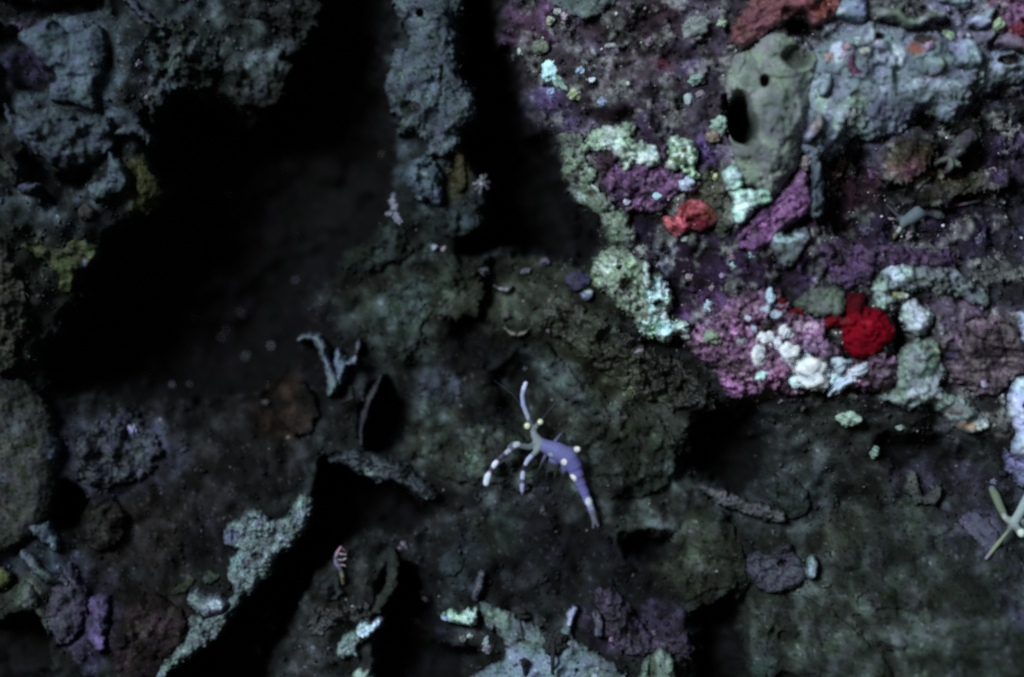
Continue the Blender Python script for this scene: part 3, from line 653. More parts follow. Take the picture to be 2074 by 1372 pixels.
lump('red_sponge', 'sponge', 'small dark red ring between the smear and the big crimson sponge',
     ell(1603, 639, 16, 14), 18, 8, ((112, 24, 24), (92, 26, 26)), M_RED, warp=3, off=-22, pits=[(1605, 641, (8, 7), 14, (60, 22, 26))])
# right of the red sponge
lump('folded_sponge', 'sponge', 'pale grey folded sponge arching over to the right of the big crimson sponge',
     ('S', [(1774, 612, 22), (1778, 584, 27), (1802, 562, 25), (1842, 566, 26), (1882, 562, 27), (1920, 574, 26), (1952, 594, 22), (1976, 612, 14)]), 34, 24,
     ((84, 96, 96), (102, 114, 112), (54, 58, 62)), SP, cs=22, con=1.2, warp=9, rough=12, rsc=24,
     spots=[(1800, 552, (30, 14), (146, 164, 168)), (1768, 598, (18, 24), (130, 148, 146))], pits=[(1850, 572, (16, 6), 10, (66, 72, 72)), (1900, 580, (20, 8), 8, (70, 74, 78))])
lump('pale_crust', 'chalky crust', 'pale white-blue knob under the fold, just right of the big crimson sponge',
     [(1812, 634), (1828, 612), (1848, 618), (1871, 634), (1868, 658), (1852, 677), (1833, 676), (1820, 655)], 44, 22, ((150, 172, 176), (172, 194, 196)), CR, cs=12,
     warp=5, wsc=14, rough=9, rsc=14, gran=4, gsc=9, spots=[(1858, 622, (7, 9), (70, 76, 100))], off=-6)
lump('encrusting_sponge', 'sponge', 'tiny yellow-tinted nub in the hollow of the grey fold',
     ell(1812, 601, 14, 9), 12, 7, ((110, 112, 70), (150, 150, 140)), SP, warp=4)
lump('folded_sponge', 'sponge', 'large pale grey-green sponge sprawling below the white-blue knob to an orange-tipped toe',
     [(1806, 712), (1827, 698), (1845, 684), (1882, 690), (1894, 731), (1905, 757), (1890, 780), (1914, 796), (1962, 822), (1988, 855), (1974, 870),
      (1934, 873), (1904, 845), (1870, 820), (1821, 828), (1775, 812), (1773, 800), (1799, 788), (1799, 752)], 52, 34,
     ((100, 116, 110), (120, 136, 130), (84, 96, 94)), SP, cs=34, warp=6, rough=13, rsc=34, fine=2,
     spots=[(1850, 800, (30, 16), (146, 162, 160)), (1945, 860, (20, 8), (140, 116, 92)), (1972, 858, (10, 7), (176, 196, 178)), (1886, 705, (8, 18), (140, 142, 118))],
     pits=[(1860, 705, (12, 8), 12, (84, 94, 88)), (1835, 765, (20, 10), 8), (1920, 830, (26, 12), 10, (96, 104, 100))])
lump('coralline_crust', 'coralline crust', 'dull mauve banded crust on the rock between the grey fold and the right edge',
     [(1890, 690), (1930, 660), (1990, 640), (2040, 660), (2062, 700), (2068, 745), (2040, 768), (2000, 800), (1950, 790), (1920, 770), (1898, 735)], 24, 24,
     ((70, 60, 72), (96, 82, 98), (42, 36, 42)), CO, cs=26, warp=9, rough=12, rsc=24, streak=6, gran=5, gsc=10, cell=.2,
     spots=[(1912, 690, (24, 14), (116, 100, 128)), (1990, 715, (50, 14), (36, 28, 38)), (1905, 720, (14, 16), (42, 32, 62))])
lump('grey_sponge', 'sponge', 'lavender white smooth sponge with one pore, cut by the right edge',
     [(2036, 770), (2060, 762), (2130, 758), (2130, 940), (2050, 932), (2034, 902), (2042, 872), (2026, 842), (2026, 800)], 50, 30,
     ((138, 152, 184), (156, 170, 196)), SP, cs=30, warp=4, rough=8, rsc=30, pits=[(2057, 820, (7, 6), 20, (84, 88, 118)), (2070, 855, (20, 6), 10)])
lump('grey_sponge', 'sponge', 'bluish white sponge lobe at the right edge above the one with a pore',
     [(2042, 642), (2056, 628), (2130, 630), (2130, 752), (2068, 746), (2058, 702), (2046, 664)], 44, 22, ((120, 136, 156), (138, 154, 170)), SP, warp=5, rough=7)
lump('grey_sponge', 'sponge', 'dim lilac sponge skirt below the lavender one at the right edge',
     [(2022, 905), (2052, 925), (2130, 935), (2130, 1000), (2060, 985), (2028, 945)], 30, 22, ((84, 88, 114), (100, 104, 130)), SP, warp=7, rough=8)
# the recess at the far right
lump('algal_cushion', 'turf cushion', 'olive brown blurred cushion at the top of the dark right recess',
     [(1770, 310), (1810, 270), (1850, 262), (1890, 290), (1880, 330), (1840, 370), (1790, 372), (1765, 345)], 26, 26, ((58, 56, 36), (76, 66, 54), (40, 38, 28)), SP, warp=10, rough=10,
     spots=[(1825, 342, (26, 16), (88, 64, 64))])
lump('branching_sponge', 'sponge', 'pale green forked sponge reaching down out of the dark right recess',
     ('S', [(1952, 284, 16), (1936, 300, 15), (1916, 324, 14), (1908, 352, 6)]), 40, 14, ((92, 104, 92), (84, 80, 92)), SP, warp=4, rough=6,
     spots=[(1945, 290, 20, (78, 72, 84))], off=-30)
lump('branching_sponge', 'sponge', 'stubby pale fork at the left of the green forked sponge',
     ('S', [(1912, 326, 9), (1898, 331, 6), (1886, 335, 4)]), 26, 8, ((86, 94, 86), (96, 104, 96)), SP, warp=3, off=-34)
lump('branching_sponge', 'sponge', 'short white-tipped fork at the right of the green forked sponge',
     ('S', [(1916, 328, 9), (1924, 338, 7), (1930, 342, 4)]), 26, 8, ((92, 108, 98), (120, 134, 134)), SP, warp=3, off=-34)
lump('algal_cushion', 'turf cushion', 'dark olive cushion behind the grey shrimp in the right recess',
     [(1850, 420), (1865, 385), (1900, 370), (1960, 350), (2030, 345), (2040, 375), (1990, 395), (1940, 400), (1900, 420)], 22, 22, ((48, 48, 26), (64, 60, 36), (34, 32, 24)), SP, warp=10, rough=10)
lump('coralline_crust', 'coralline crust', 'dark violet crust at the foot of the right recess above the grey fold',
     [(1650, 500), (1690, 490), (1740, 500), (1790, 500), (1860, 505), (1930, 520), (1920, 545), (1840, 545), (1780, 545), (1740, 580), (1690, 580), (1655, 545)], 18, 20,
     ((58, 42, 76), (78, 56, 92), (36, 26, 50)), CO, cs=22, warp=10, rough=10, rsc=22, gran=5, gsc=10, cell=.25)

# ---------------- the middle and lower reef
lump('olive_sponge', 'sponge', 'dim olive lobe below the black cleft, left of the middle',
     [(770, 600), (810, 565), (850, 590), (860, 650), (850, 700), (820, 735), (785, 710), (765, 660)], 40, 40, ((52, 60, 52), (66, 76, 70)), SP, warp=12, rough=10, cs=50)
lump('olive_sponge', 'sponge', 'dim grey diagonal ridge above the tall spotted shrimp',
     ('S', [(1098, 705, 16), (1120, 750, 24), (1160, 790, 26), (1205, 815, 22), (1250, 840, 12)]), 46, 26, ((58, 64, 62), (70, 78, 74)), SP, warp=8, rough=9)
lump('olive_sponge', 'sponge', 'dark green lobe between the black cleft and the outcrop foot',
     [(840, 560), (900, 535), (960, 550), (985, 590), (960, 640), (900, 640), (850, 610)], 34, 36, ((42, 48, 38), (54, 60, 48)), SP, warp=14, rough=10)
lump('olive_sponge', 'sponge', 'mottled olive turf bank right under the outcrop foot',
     [(1110, 600), (1180, 620), (1260, 670), (1330, 710), (1420, 760), (1440, 830), (1370, 830), (1290, 800), (1210, 750), (1150, 700), (1100, 660)], 34, 40,
     ((46, 50, 32), (66, 68, 48), (32, 32, 26)), CR, cs=22, warp=14, rough=18, rsc=26, gran=5, gsc=11, cell=.25)
lump('olive_sponge', 'sponge', 'grey-olive cushion behind the claws of the tall spotted shrimp',
     [(850, 900), (900, 870), (980, 860), (1050, 880), (1090, 930), (1080, 990), (1010, 985), (930, 980), (870, 960)], 34, 40, ((56, 62, 54), (70, 76, 66)), SP, warp=14, rough=12)
lump('olive_sponge', 'sponge', 'dim olive dome right of the tall spotted shrimp',
     [(1190, 880), (1250, 840), (1330, 850), (1370, 900), (1360, 970), (1300, 1010), (1230, 990), (1190, 940)], 36, 46, ((48, 53, 44), (60, 66, 56)), SP, warp=14, rough=12)
lump('olive_sponge', 'sponge', 'olive lobe right of the black pocket, bottom centre-right',
     [(1340, 1150), (1370, 1080), (1420, 1010), (1460, 1030), (1500, 1100), (1510, 1170), (1460, 1210), (1400, 1235), (1370, 1210)], 52, 46,
     ((60, 66, 52), (74, 80, 66)), SP, warp=9, rough=10, cs=50, spots=[(1388, 1226, (15, 12), (92, 108, 100))])
lump('olive_sponge', 'sponge', 'grey-green flap at the edge of the black pocket right of the shrimp',
     [(1545, 975), (1580, 960), (1620, 975), (1640, 1010), (1625, 1050), (1590, 1040), (1555, 1010)], 40, 24, ((58, 68, 62), (74, 86, 84)), SP, warp=7, rough=8)
lump('pale_crust', 'chalky crust', 'thin lilac-grey ledge running right from under the black pocket',
     ('S', [(1418, 985, 4), (1445, 1002, 8), (1490, 1020, 12), (1540, 1035, 12), (1580, 1045, 8)]), 26, 9, ((54, 58, 60), (66, 64, 68)), CR, warp=8, gran=3)
lump('coralline_crust', 'coralline crust', 'star-shaped lilac-grey plate in the lower right',
     [(1508, 1134), (1532, 1114), (1552, 1120), (1576, 1104), (1604, 1101), (1610, 1122), (1632, 1146), (1624, 1176), (1604, 1192), (1577, 1200), (1536, 1196), (1518, 1172)],
     22, 12, ((64, 60, 78), (76, 74, 90)), CO, warp=5, rough=6, pits=[(1582, 1140, (10, 7), 16, (34, 32, 40)), (1560, 1155, (10, 5), 6)])
lump('pale_crust', 'chalky crust', 'single upright white finger beside the star-shaped lilac plate',
     ('S', [(1643, 1131, 6), (1642, 1145, 8), (1640, 1160, 7)]), 34, 7, ((136, 160, 160), (110, 130, 132)), CR, warp=2, off=-10)
lump('olive_sponge', 'sponge', 'big smooth olive dome in the bottom right corner with a pale flank',
     [(1512, 1240), (1530, 1215), (1570, 1205), (1640, 1215), (1700, 1250), (1760, 1300), (1800, 1360), (1840, 1430), (1500, 1430), (1515, 1330)], 70, 70,
     ((60, 67, 58), (72, 80, 70), (52, 58, 50)), SP, cs=60, warp=6, rough=14, rsc=60, spots=[(1542, 1345, (24, 46), (94, 116, 116))],
     pits=[(1584, 1284, 10, 16, (36, 40, 32)), (1590, 1376, (26, 20), 20, (22, 24, 24))])
lump('olive_sponge', 'sponge', 'broad sloping olive sponge filling the right side below the lavender sponge',
     [(1700, 1060), (1760, 1010), (1860, 1010), (1960, 1060), (2074, 1140), (2140, 1200), (2140, 1430), (1860, 1430), (1800, 1330), (1740, 1260), (1690, 1180)], 54, 80,
     ((50, 56, 50), (64, 72, 64), (40, 42, 34)), SP, cs=90, warp=12, rough=12, rsc=110, pits=[(1745, 1215, (14, 20), 26, (24, 26, 22)), (1800, 1235, (40, 12), 14)])
lump('folded_sponge', 'sponge', 'dim grey curl shaped like a hook below the orange-tipped sponge',
     ('S', [(1846, 960, 12), (1842, 985, 13), (1856, 1008, 13), (1884, 1012, 13), (1896, 990, 11)]), 34, 13, ((52, 57, 53), (62, 68, 62)), SP, warp=8)
lump('folded_sponge', 'sponge', 'dim lilac blurred lobe left of the shrimp at the right edge',
     [(1930, 1050), (1970, 1030), (2000, 1060), (2020, 1090), (1990, 1110), (1950, 1090)], 26, 24, ((60, 58, 74), (70, 70, 84)), SP, warp=8)
lump('grey_sponge', 'sponge', 'pale grey sheet along the bottom edge centre, crossed by dark stalks',
     [(972, 1224), (1003, 1225), (1040, 1246), (1068, 1264), (1098, 1274), (1120, 1284), (1136, 1276), (1142, 1256), (1154, 1250), (1163, 1264), (1168, 1296),
      (1192, 1316), (1232, 1338), (1270, 1370), (1310, 1430), (930, 1430), (952, 1372), (990, 1352), (1024, 1336), (1024, 1300), (993, 1275), (980, 1250)], 16, 26,
     ((74, 90, 92), (92, 108, 112), (64, 78, 76)), SP, cs=26, warp=11, rough=8, rsc=30, spots=[(1080, 1350, (110, 40), (104, 124, 140)), (1010, 1250, (32, 20), (92, 110, 104))],
     pits=[(1168, 1357, 4, 8, (54, 62, 66)), (1064, 1300, (12, 5), 8, (60, 68, 66))], off=-10)
lump('folded_sponge', 'sponge', 'grey-green curled sponge at the bottom edge right of the pale sheet',
     [(1300, 1345), (1318, 1325), (1340, 1312), (1362, 1330), (1364, 1360), (1370, 1430), (1290, 1430)], 44, 24, ((86, 104, 92), (104, 124, 112)), SP, warp=5, rough=8,
     pits=[(1320, 1352, (9, 26), 14, (66, 78, 66))], off=-14)
lump('pale_crust', 'chalky crust', 'tilted pale slab with a toothed upper edge, left of the pale bottom sheet',
     [(898, 1252), (912, 1240), (930, 1247), (946, 1240), (962, 1237), (966, 1246), (956, 1266), (930, 1260), (905, 1256)], 26, 9,
     ((150, 182, 160), (180, 208, 190)), CR, cs=8, warp=4, wsc=9, gran=6, gsc=6, spots=[(904, 1250, 7, (130, 150, 190))], off=-20)
lump('pale_crust', 'chalky crust', 'sparkling blue-white crust streak climbing to the right, bottom left of centre',
     [(724, 1282), (730, 1264), (742, 1266), (756, 1264), (772, 1256), (768, 1268), (752, 1282), (736, 1294)], 24, 9, ((150, 172, 196), (186, 204, 212)), CR, cs=6, warp=4, wsc=9, gran=7, gsc=6, off=-16)
lump('pale_crust', 'chalky crust', 'ragged grey-green crust sheet below the sparkling blue-white streak',
     [(694, 1300), (708, 1284), (724, 1288), (736, 1292), (722, 1308), (722, 1334), (712, 1326), (694, 1332), (686, 1318)], 18, 10, ((96, 118, 112), (118, 140, 130)), CR, cs=10, warp=6, wsc=10, gran=5, gsc=7)
lump('pale_crust', 'chalky crust', 'rounded mint knob at the bottom edge below the ragged crust sheet',
     ell(736, 1376, 18, 18), 26, 14, ((126, 152, 132), (146, 170, 150)), CR, warp=5, gran=4, gsc=7)
lump('olive_sponge', 'sponge', 'dim upright olive fin left of the black slot, bottom left of centre',
     ('S', [(790, 1120, 10), (796, 1150, 13), (792, 1185, 14), (780, 1212, 12), (760, 1240, 10)]), 34, 12, ((52, 58, 48), (64, 68, 62)), SP, warp=6)
lump('olive_sponge', 'sponge', 'dim grey knob pair at the foot of the tiny hydroid',
     [(648, 1170), (672, 1166), (688, 1182), (694, 1210), (670, 1218), (648, 1205)], 26, 16, ((60, 64, 66), (76, 80, 84)), SP, warp=7, rough=9, gran=3)
lump('algal_cushion', 'turf cushion', 'lumpy dim turf cushion between the hydroid and the sparkling crust',
     [(640, 1230), (690, 1225), (740, 1225), (750, 1250), (720, 1265), (680, 1262), (640, 1290), (620, 1270)], 22, 16, ((58, 60, 54), (80, 80, 78), (40, 42, 36)), CR, cs=12, warp=9, rough=12, rsc=14, gran=7, gsc=9, cell=.4)
lump('olive_sponge', 'sponge', 'dim blue-grey square lobe below the shrimp, left of the middle',
     [(892, 1130), (905, 1118), (935, 1124), (940, 1150), (925, 1168), (900, 1170), (886, 1160)], 26, 16, ((50, 58, 64), (58, 68, 72)), SP, warp=6)
lump('pale_crust', 'chalky crust', 'dim lilac bar leaning right of the blue-grey square lobe',
     ('S', [(976, 1165, 5), (969, 1190, 7), (962, 1212, 5)]), 22, 6, ((66, 66, 78), (78, 76, 88)), CR, warp=3)
lump('pale_crust', 'chalky crust', 'short upright grey bar in the purple patch at the bottom',
     ('S', [(1207, 1242, 5), (1214, 1262, 6), (1212, 1284, 5)]), 22, 6, ((86, 86, 96), (74, 74, 84)), CR, warp=2)
lump('pale_crust', 'chalky crust', 'slender lavender-white finger above the pale bottom sheet',
     ('S', [(1165, 1232, 3.5), (1158, 1244, 4.5), (1152, 1262, 4)]), 26, 5, ((118, 122, 146), (138, 142, 162)), CR, warp=1.5, off=-10)
lump('coralline_crust', 'coralline crust', 'dim purple patch right of the pale sheet near the bottom edge',
     [(1195, 1215), (1230, 1190), (1270, 1210), (1290, 1260), (1340, 1290), (1390, 1280), (1400, 1330), (1340, 1320), (1280, 1330), (1230, 1300), (1220, 1250)], 14, 18,
     ((54, 42, 62), (74, 56, 82), (34, 28, 40)), CO, cs=22, warp=10, rough=10, rsc=20, gran=4, gsc=10, cell=.3)
lump('shell_fragment', 'shell', 'thin pale crescent of shell edge on the dark turf above the shrimp',
     ('S', [(1022, 664, 2.5), (1036, 676, 5), (1050, 680, 6), (1064, 674, 4), (1070, 668, 2)]), 20, 5, ((96, 102, 88), (118, 124, 108)), CR, warp=1.5)
lump('shell_fragment', 'shell', 'short white curved shell edge higher up in the dark turf',
     ('S', [(1002, 578, 3), (1016, 585, 6), (1030, 587, 6), (1038, 580, 3)]), 20, 5, ((88, 98, 98), (112, 122, 122)), CR, warp=2)
lump('encrusting_sponge', 'sponge', 'small round slate blue knob left of the mint crust tongue',
     ell(1190, 598, 15, 13), 26, 12, ((86, 92, 122), (104, 110, 136)), SP, warp=4, spots=[(1192, 590, (8, 4), (150, 166, 176))])
lump('encrusting_sponge', 'sponge', 'faint indigo smudge behind the round slate blue knob',
     ell(1170, 565, 26, 22), 12, 18, ((44, 44, 70), (60, 54, 76)), SP, warp=9)
# curled pale sponge left of centre
lump('curled_sponge', 'sponge', 'pale curled sponge shaped like a lobster claw, left of centre',
     ('S', [(600, 689, 5), (618, 683, 8), (636, 686, 11), (650, 704, 12), (657, 730, 10), (668, 760, 12), (674, 780, 15), (668, 796, 10)]), 46, 13,
     ((84, 100, 104), (100, 118, 122)), SP, warp=3, rough=6, off=-20)
lump('curled_sponge', 'sponge', 'pale blue-grey blade forming the right half of the claw-shaped curl',
     [(680, 706), (692, 718), (704, 730), (716, 722), (724, 726), (722, 742), (706, 744), (696, 760), (692, 784), (678, 776), (676, 758), (672, 735), (674, 715)], 38, 14,
     ((84, 100, 114), (102, 120, 132)), SP, warp=4, rough=6, off=-20, spots=[(714, 728, 6, (136, 146, 162)), (679, 766, 5, (160, 172, 180))])
lump('curled_sponge', 'sponge', 'thin mauve petal standing at the right tip of the claw-shaped curl',
     ('S', [(726, 688, 3), (724, 700, 6), (720, 714, 4)]), 24, 6, ((92, 86, 106), (106, 100, 118)), SP, warp=2, off=-10)
lump('olive_sponge', 'sponge', 'small dim bowl under the claw-shaped curl',
     ('S', [(704, 786, 8), (706, 804, 8), (692, 812, 8), (678, 808, 6)]), 22, 8, ((58, 60, 54), (84, 84, 88)), SP, warp=3)
lump('arc_ridge', 'sponge', 'dim thin arc of sponge bending down around the black hole left of the shrimp',
     ('S', [(772, 762, 5), (752, 800, 9), (738, 840, 9), (730, 870, 7), (731, 900, 6)]), 34, 8, ((50, 50, 48), (62, 60, 64)), SP, warp=3)
lump('pale_crust', 'chalky crust', 'dim crusted brow over the black hole left below the shrimp',
     [(668, 934), (700, 918), (740, 920), (790, 936), (832, 958), (880, 998), (868, 1014), (830, 990), (790, 972), (752, 974), (716, 950)], 34, 16,
     ((36, 44, 48), (46, 54, 58)), CR, warp=8, rough=7, gran=3, spots=[(745, 958, (11, 8), (112, 122, 124))])
lump('olive_sponge', 'sponge', 'dim brown round boss left of the claw-shaped curl',
     [(560, 810), (590, 780), (625, 790), (640, 830), (625, 880), (585, 880), (560, 850)], 30, 30, ((44, 36, 30), (56, 46, 36)), SP, warp=8)

# ---------------- lower left
lump('pale_crust', 'chalky crust', 'long grey-green crusted ridge slanting up beside the black gully, lower left',
     [(454, 1095), (461, 1066), (478, 1056), (505, 1038), (528, 1038), (553, 1057), (586, 1044), (602, 1017), (611, 1004), (628, 1020), (624, 1054),
      (594, 1101), (558, 1132), (538, 1168), (490, 1216), (466, 1249), (442, 1288), (398, 1320), (354, 1352), (330, 1376), (312, 1400), (330, 1350), (364, 1314), (386, 1284),
      (388, 1250), (424, 1252), (458, 1230), (476, 1196), (462, 1160), (476, 1130), (488, 1108), (470, 1104)], 36, 15,
     ((80, 94, 92), (98, 114, 112), (74, 78, 84)), CR, cs=24, st=2.4, warp=6, wsc=20, rough=8, rsc=20, gran=5, gsc=8, cell=.14,
     spots=[(480, 1130, (12, 22), (104, 130, 130)), (612, 1028, (9, 20), (124, 148, 146)), (470, 1085, (14, 16), (84, 90, 116)), (500, 1160, (8, 8), (120, 144, 146))],
     pits=[(524, 1126, (12, 8), 10, (50, 56, 58)), (560, 1080, (8, 16), 8)], off=-14)
lump('pale_crust', 'chalky crust', 'grey knob with a white crown riding on the lower part of the ridge',
     [(386, 1210), (402, 1200), (425, 1208), (445, 1206), (460, 1216), (458, 1236), (430, 1244), (400, 1240)], 38, 18, ((80, 88, 94), (98, 106, 110)), CR, warp=5, gran=4,
     spots=[(440, 1220, (11, 8), (144, 166, 162))], off=-30)
lump('olive_sponge', 'sponge', 'small grey-green knob just above the crowned knob on the ridge',
     ell(428, 1172, 18, 14), 28, 14, ((66, 76, 66), (84, 92, 86)), SP, warp=5)
lump('olive_sponge', 'sponge', 'olive curl with a pale rim left of the crowned knob',
     ('S', [(352, 1200, 8), (372, 1192, 10), (384, 1178, 8), (380, 1168, 5)]), 26, 9, ((56, 62, 46), (74, 78, 62)), SP, warp=4)
lump('brown_sponge', 'sponge', 'dark brown slab of sponge between the lilac lump and the ridge at the bottom',
     [(232, 1230), (270, 1200), (330, 1210), (380, 1250), (376, 1300), (330, 1350), (300, 1430), (225, 1430), (228, 1330)], 40, 34, ((48, 38, 34), (58, 50, 46), (38, 38, 48)), SP, cs=50, warp=8, rough=10)
lump('brown_sponge', 'sponge', 'round dark brown ball sitting in a black hollow, lower left',
     ell(206, 1062, 50, 56), 60, 52, ((40, 38, 26), (50, 47, 32)), SP, warp=8, rough=7, off=50, spots=[(178, 1048, 12, (70, 66, 52))])
lump('coralline_crust', 'coralline crust', 'lavender-grey knobbly patch above the brown ball',
     [(150, 905), (172, 872), (207, 848), (258, 838), (292, 868), (324, 916), (298, 958), (258, 982), (203, 990), (157, 968)], 18, 26,
     ((58, 62, 68), (78, 78, 98), (40, 46, 48)), CO, cs=26, con=1.3, warp=14, wsc=28, rough=16, rsc=30, gran=3, gsc=12, cell=.2,
     spots=[(262, 872, 10, (120, 118, 150)), (220, 900, (12, 16), (70, 60, 84))])
lump('rounded_sponge', 'sponge', 'large dim rounded grey sponge at the left edge, lower half',
     [(-60, 762), (20, 764), (66, 782), (98, 822), (114, 868), (122, 920), (114, 1000), (104, 1050), (78, 1076), (36, 1104), (-60, 1120)], 60, 46,
     ((56, 60, 56), (70, 72, 70), (50, 54, 44)), SP, cs=44, warp=5, rough=7, rsc=50, spots=[(108, 905, (14, 22), (98, 120, 132)), (14, 970, (16, 14), (90, 92, 106)), (40, 865, (26, 14), (76, 84, 84)), (112, 1010, (8, 50), (58, 58, 34))], off=-10)
lump('grey_sponge', 'sponge', 'dim bluish arched lobe under the large rounded sponge at the left edge',
     [(40, 1070), (62, 1052), (92, 1048), (112, 1068), (122, 1100), (112, 1116), (90, 1100), (66, 1080)], 30, 16, ((76, 86, 98), (92, 108, 112)), SP, warp=6)
lump('grey_sponge', 'sponge', 'dim blue-grey strand running down right from the arched lobe',
     ('S', [(50, 1118, 9), (72, 1138, 12), (92, 1160, 12), (112, 1172, 10), (138, 1176, 9)]), 28, 11, ((66, 80, 86), (80, 94, 98)), SP, warp=5)
lump('yellow_sponge', 'sponge', 'bright yellow-green ball half cut by the left edge',
     ell(4, 1170, 26, 24), 34, 22, ((92, 98, 44), (104, 110, 56)), SP, warp=4, off=-10)
lump('olive_sponge', 'sponge', 'grey-green knobs just below right of the yellow-green ball',
     [(30, 1190), (50, 1176), (70, 1186), (84, 1215), (70, 1235), (40, 1240), (-10, 1260), (-30, 1225), (10, 1205)], 28, 18, ((66, 76, 62), (84, 98, 84)), SP, warp=7, rough=9)
lump('lilac_sponge', 'sponge', 'lilac lumpy column at the lower left beside the brown slab',
     [(178, 1215), (205, 1206), (226, 1205), (222, 1260), (220, 1300), (208, 1322), (190, 1312), (180, 1290), (186, 1255)], 34, 22, ((72, 62, 92), (88, 74, 110)), SP, warp=5, rough=9,
     spots=[(206, 1300, (14, 20), (100, 84, 126)), (188, 1236, (14, 10), (84, 64, 98))])
lump('grey_sponge', 'sponge', 'dim mauve-grey sheet between the blue-grey strand and the lilac column',
     [(110, 1190), (140, 1140), (160, 1170), (180, 1200), (176, 1250), (150, 1290), (115, 1300), (100, 1240)], 22, 20, ((56, 54, 68), (68, 64, 80)), SP, warp=9, rough=9)
lump('yellow_sponge', 'sponge', 'dim yellow-green pointed sponge at the left edge of the black cleft',
     [(52, 498), (90, 500), (120, 506), (160, 484), (202, 500), (198, 532), (162, 554), (152, 584), (126, 592), (118, 556), (88, 528)], 34, 18,
     ((70, 78, 46), (84, 92, 56)), SP, warp=6, rough=8, spots=[(178, 536, (10, 7), (100, 106, 112))])
lump('yellow_sponge', 'sponge', 'dim mustard patch on the cleft edge right of the hooked grey lobe',
     [(280, 345), (300, 340), (322, 362), (328, 395), (305, 412), (284, 400)], 22, 16, ((66, 68, 30), (78, 78, 46)), SP, warp=7)
lump('rounded_sponge', 'sponge', 'dim olive column of sponge down the left edge',
     [(-60, 480), (20, 490), (45, 540), (60, 600), (68, 660), (40, 700), (30, 745), (-60, 770)], 40, 34, ((52, 54, 46), (66, 66, 58)), SP, warp=10, rough=12)

# ---------------- upper left
lump('blue_sponge', 'sponge', 'smooth slate blue sponge with a notched top, upper left',
     [(53, 82), (84, 66), (116, 50), (140, 66), (154, 78), (182, 72), (210, 56), (224, 88), (221, 140), (205, 178), (204, 226), (184, 226), (157, 214),
      (119, 211), (112, 182), (126, 162), (92, 128)], 30, 34, ((72, 88, 102), (86, 104, 116)), SP, cs=50, warp=4, rough=10, rsc=44, off=-20, pits=[(128, 66, (16, 10), 14), (160, 166, (30, 8), 8), (134, 148, (16, 10), 12)])
lump('grey_sponge', 'sponge', 'dim wide grey bowl of sponge below the slate blue one',
     [(22, 216), (68, 250), (96, 232), (116, 222), (180, 234), (226, 238), (240, 260), (238, 302), (200, 332), (130, 344), (84, 316), (44, 280)], 48, 34,
     ((54, 62, 66), (66, 74, 76)), SP, cs=44, warp=6, rough=12, spots=[(60, 285, (34, 18), (74, 84, 98)), (118, 228, (14, 12), (74, 80, 80))], pits=[(150, 252, (24, 5), 10), (82, 280, (10, 4), 8)])
lump('grey_sponge', 'sponge', 'thin bright sliver of pale sponge cut by the left edge',
     [(-40, 110), (0, 128), (8, 160), (12, 205), (4, 225), (-40, 230)], 44, 18, ((112, 130, 132), (126, 146, 148)), SP, warp=4, off=-20)
lump('grey_sponge', 'sponge', 'dim blue-grey hooked lobe on the edge of the black cleft, left',
     [(226, 306), (250, 328), (270, 352), (267, 384), (236, 402), (202, 412), (184, 388), (200, 372), (224, 352)], 42, 22, ((62, 74, 78), (74, 86, 90)), SP, warp=5, rough=9)
lump('grey_sponge', 'sponge', 'small dim crescent lobe above the hooked lobe at the cleft edge',
     ('S', [(238, 278, 8), (262, 268, 12), (285, 268, 12), (306, 280, 9), (304, 292, 6)]), 30, 11, ((60, 64, 66), (70, 74, 76)), SP, warp=5)
lump('olive_sponge', 'sponge', 'dim olive sponge with a straight lit right side, top left of the cleft',
     [(452, 128), (480, 120), (520, 130), (545, 120), (590, 125), (575, 160), (560, 200), (530, 215), (500, 215), (462, 195)], 40, 26, ((54, 62, 52), (68, 76, 66)), SP, warp=8, rough=10)
lump('olive_sponge', 'sponge', 'dim grey-olive column of sponge left of the olive one with the lit side',
     [(300, 60), (350, 50), (400, 70), (440, 90), (440, 160), (400, 185), (360, 180), (330, 215), (310, 250), (300, 200), (310, 140)], 40, 34, ((52, 58, 56), (64, 70, 66), (44, 46, 42)), SP, warp=12, rough=16)
lump('olive_sponge', 'sponge', 'dim mottled sponge along the top edge left of the long black cleft',
     [(470, -30), (620, -30), (650, 20), (630, 60), (600, 110), (570, 100), (560, 60), (520, 40), (480, 30)], 30, 26, ((50, 56, 54), (66, 68, 68)), SP, warp=12, rough=14)
lump('grey_sponge', 'sponge', 'dim thin diagonal strand from the top edge, upper left',
     ('S', [(250, -10, 8), (282, 22, 10), (312, 48, 9), (336, 66, 7)]), 26, 9, ((60, 62, 72), (70, 72, 80)), SP, warp=6)
lump('grey_sponge', 'sponge', 'pair of dim lilac pebbly knobs at the left below the grey bowl',
     ell(70, 384, 22, 13), 24, 12, ((60, 62, 76), (70, 72, 84)), SP, warp=6)
lump('olive_sponge', 'sponge', 'dim olive ridge at the far left edge below the grey bowl',
     ('S', [(8, 330, 12), (26, 352, 14), (40, 372, 9)]), 30, 13, ((58, 62, 56), (76, 78, 70)), SP, warp=6)
lump('yellow_sponge', 'sponge', 'small dim khaki nub below the hooked lobe, left',
     ell(182, 432, 16, 18), 26, 14, ((78, 78, 66), (88, 88, 76)), SP, warp=5)
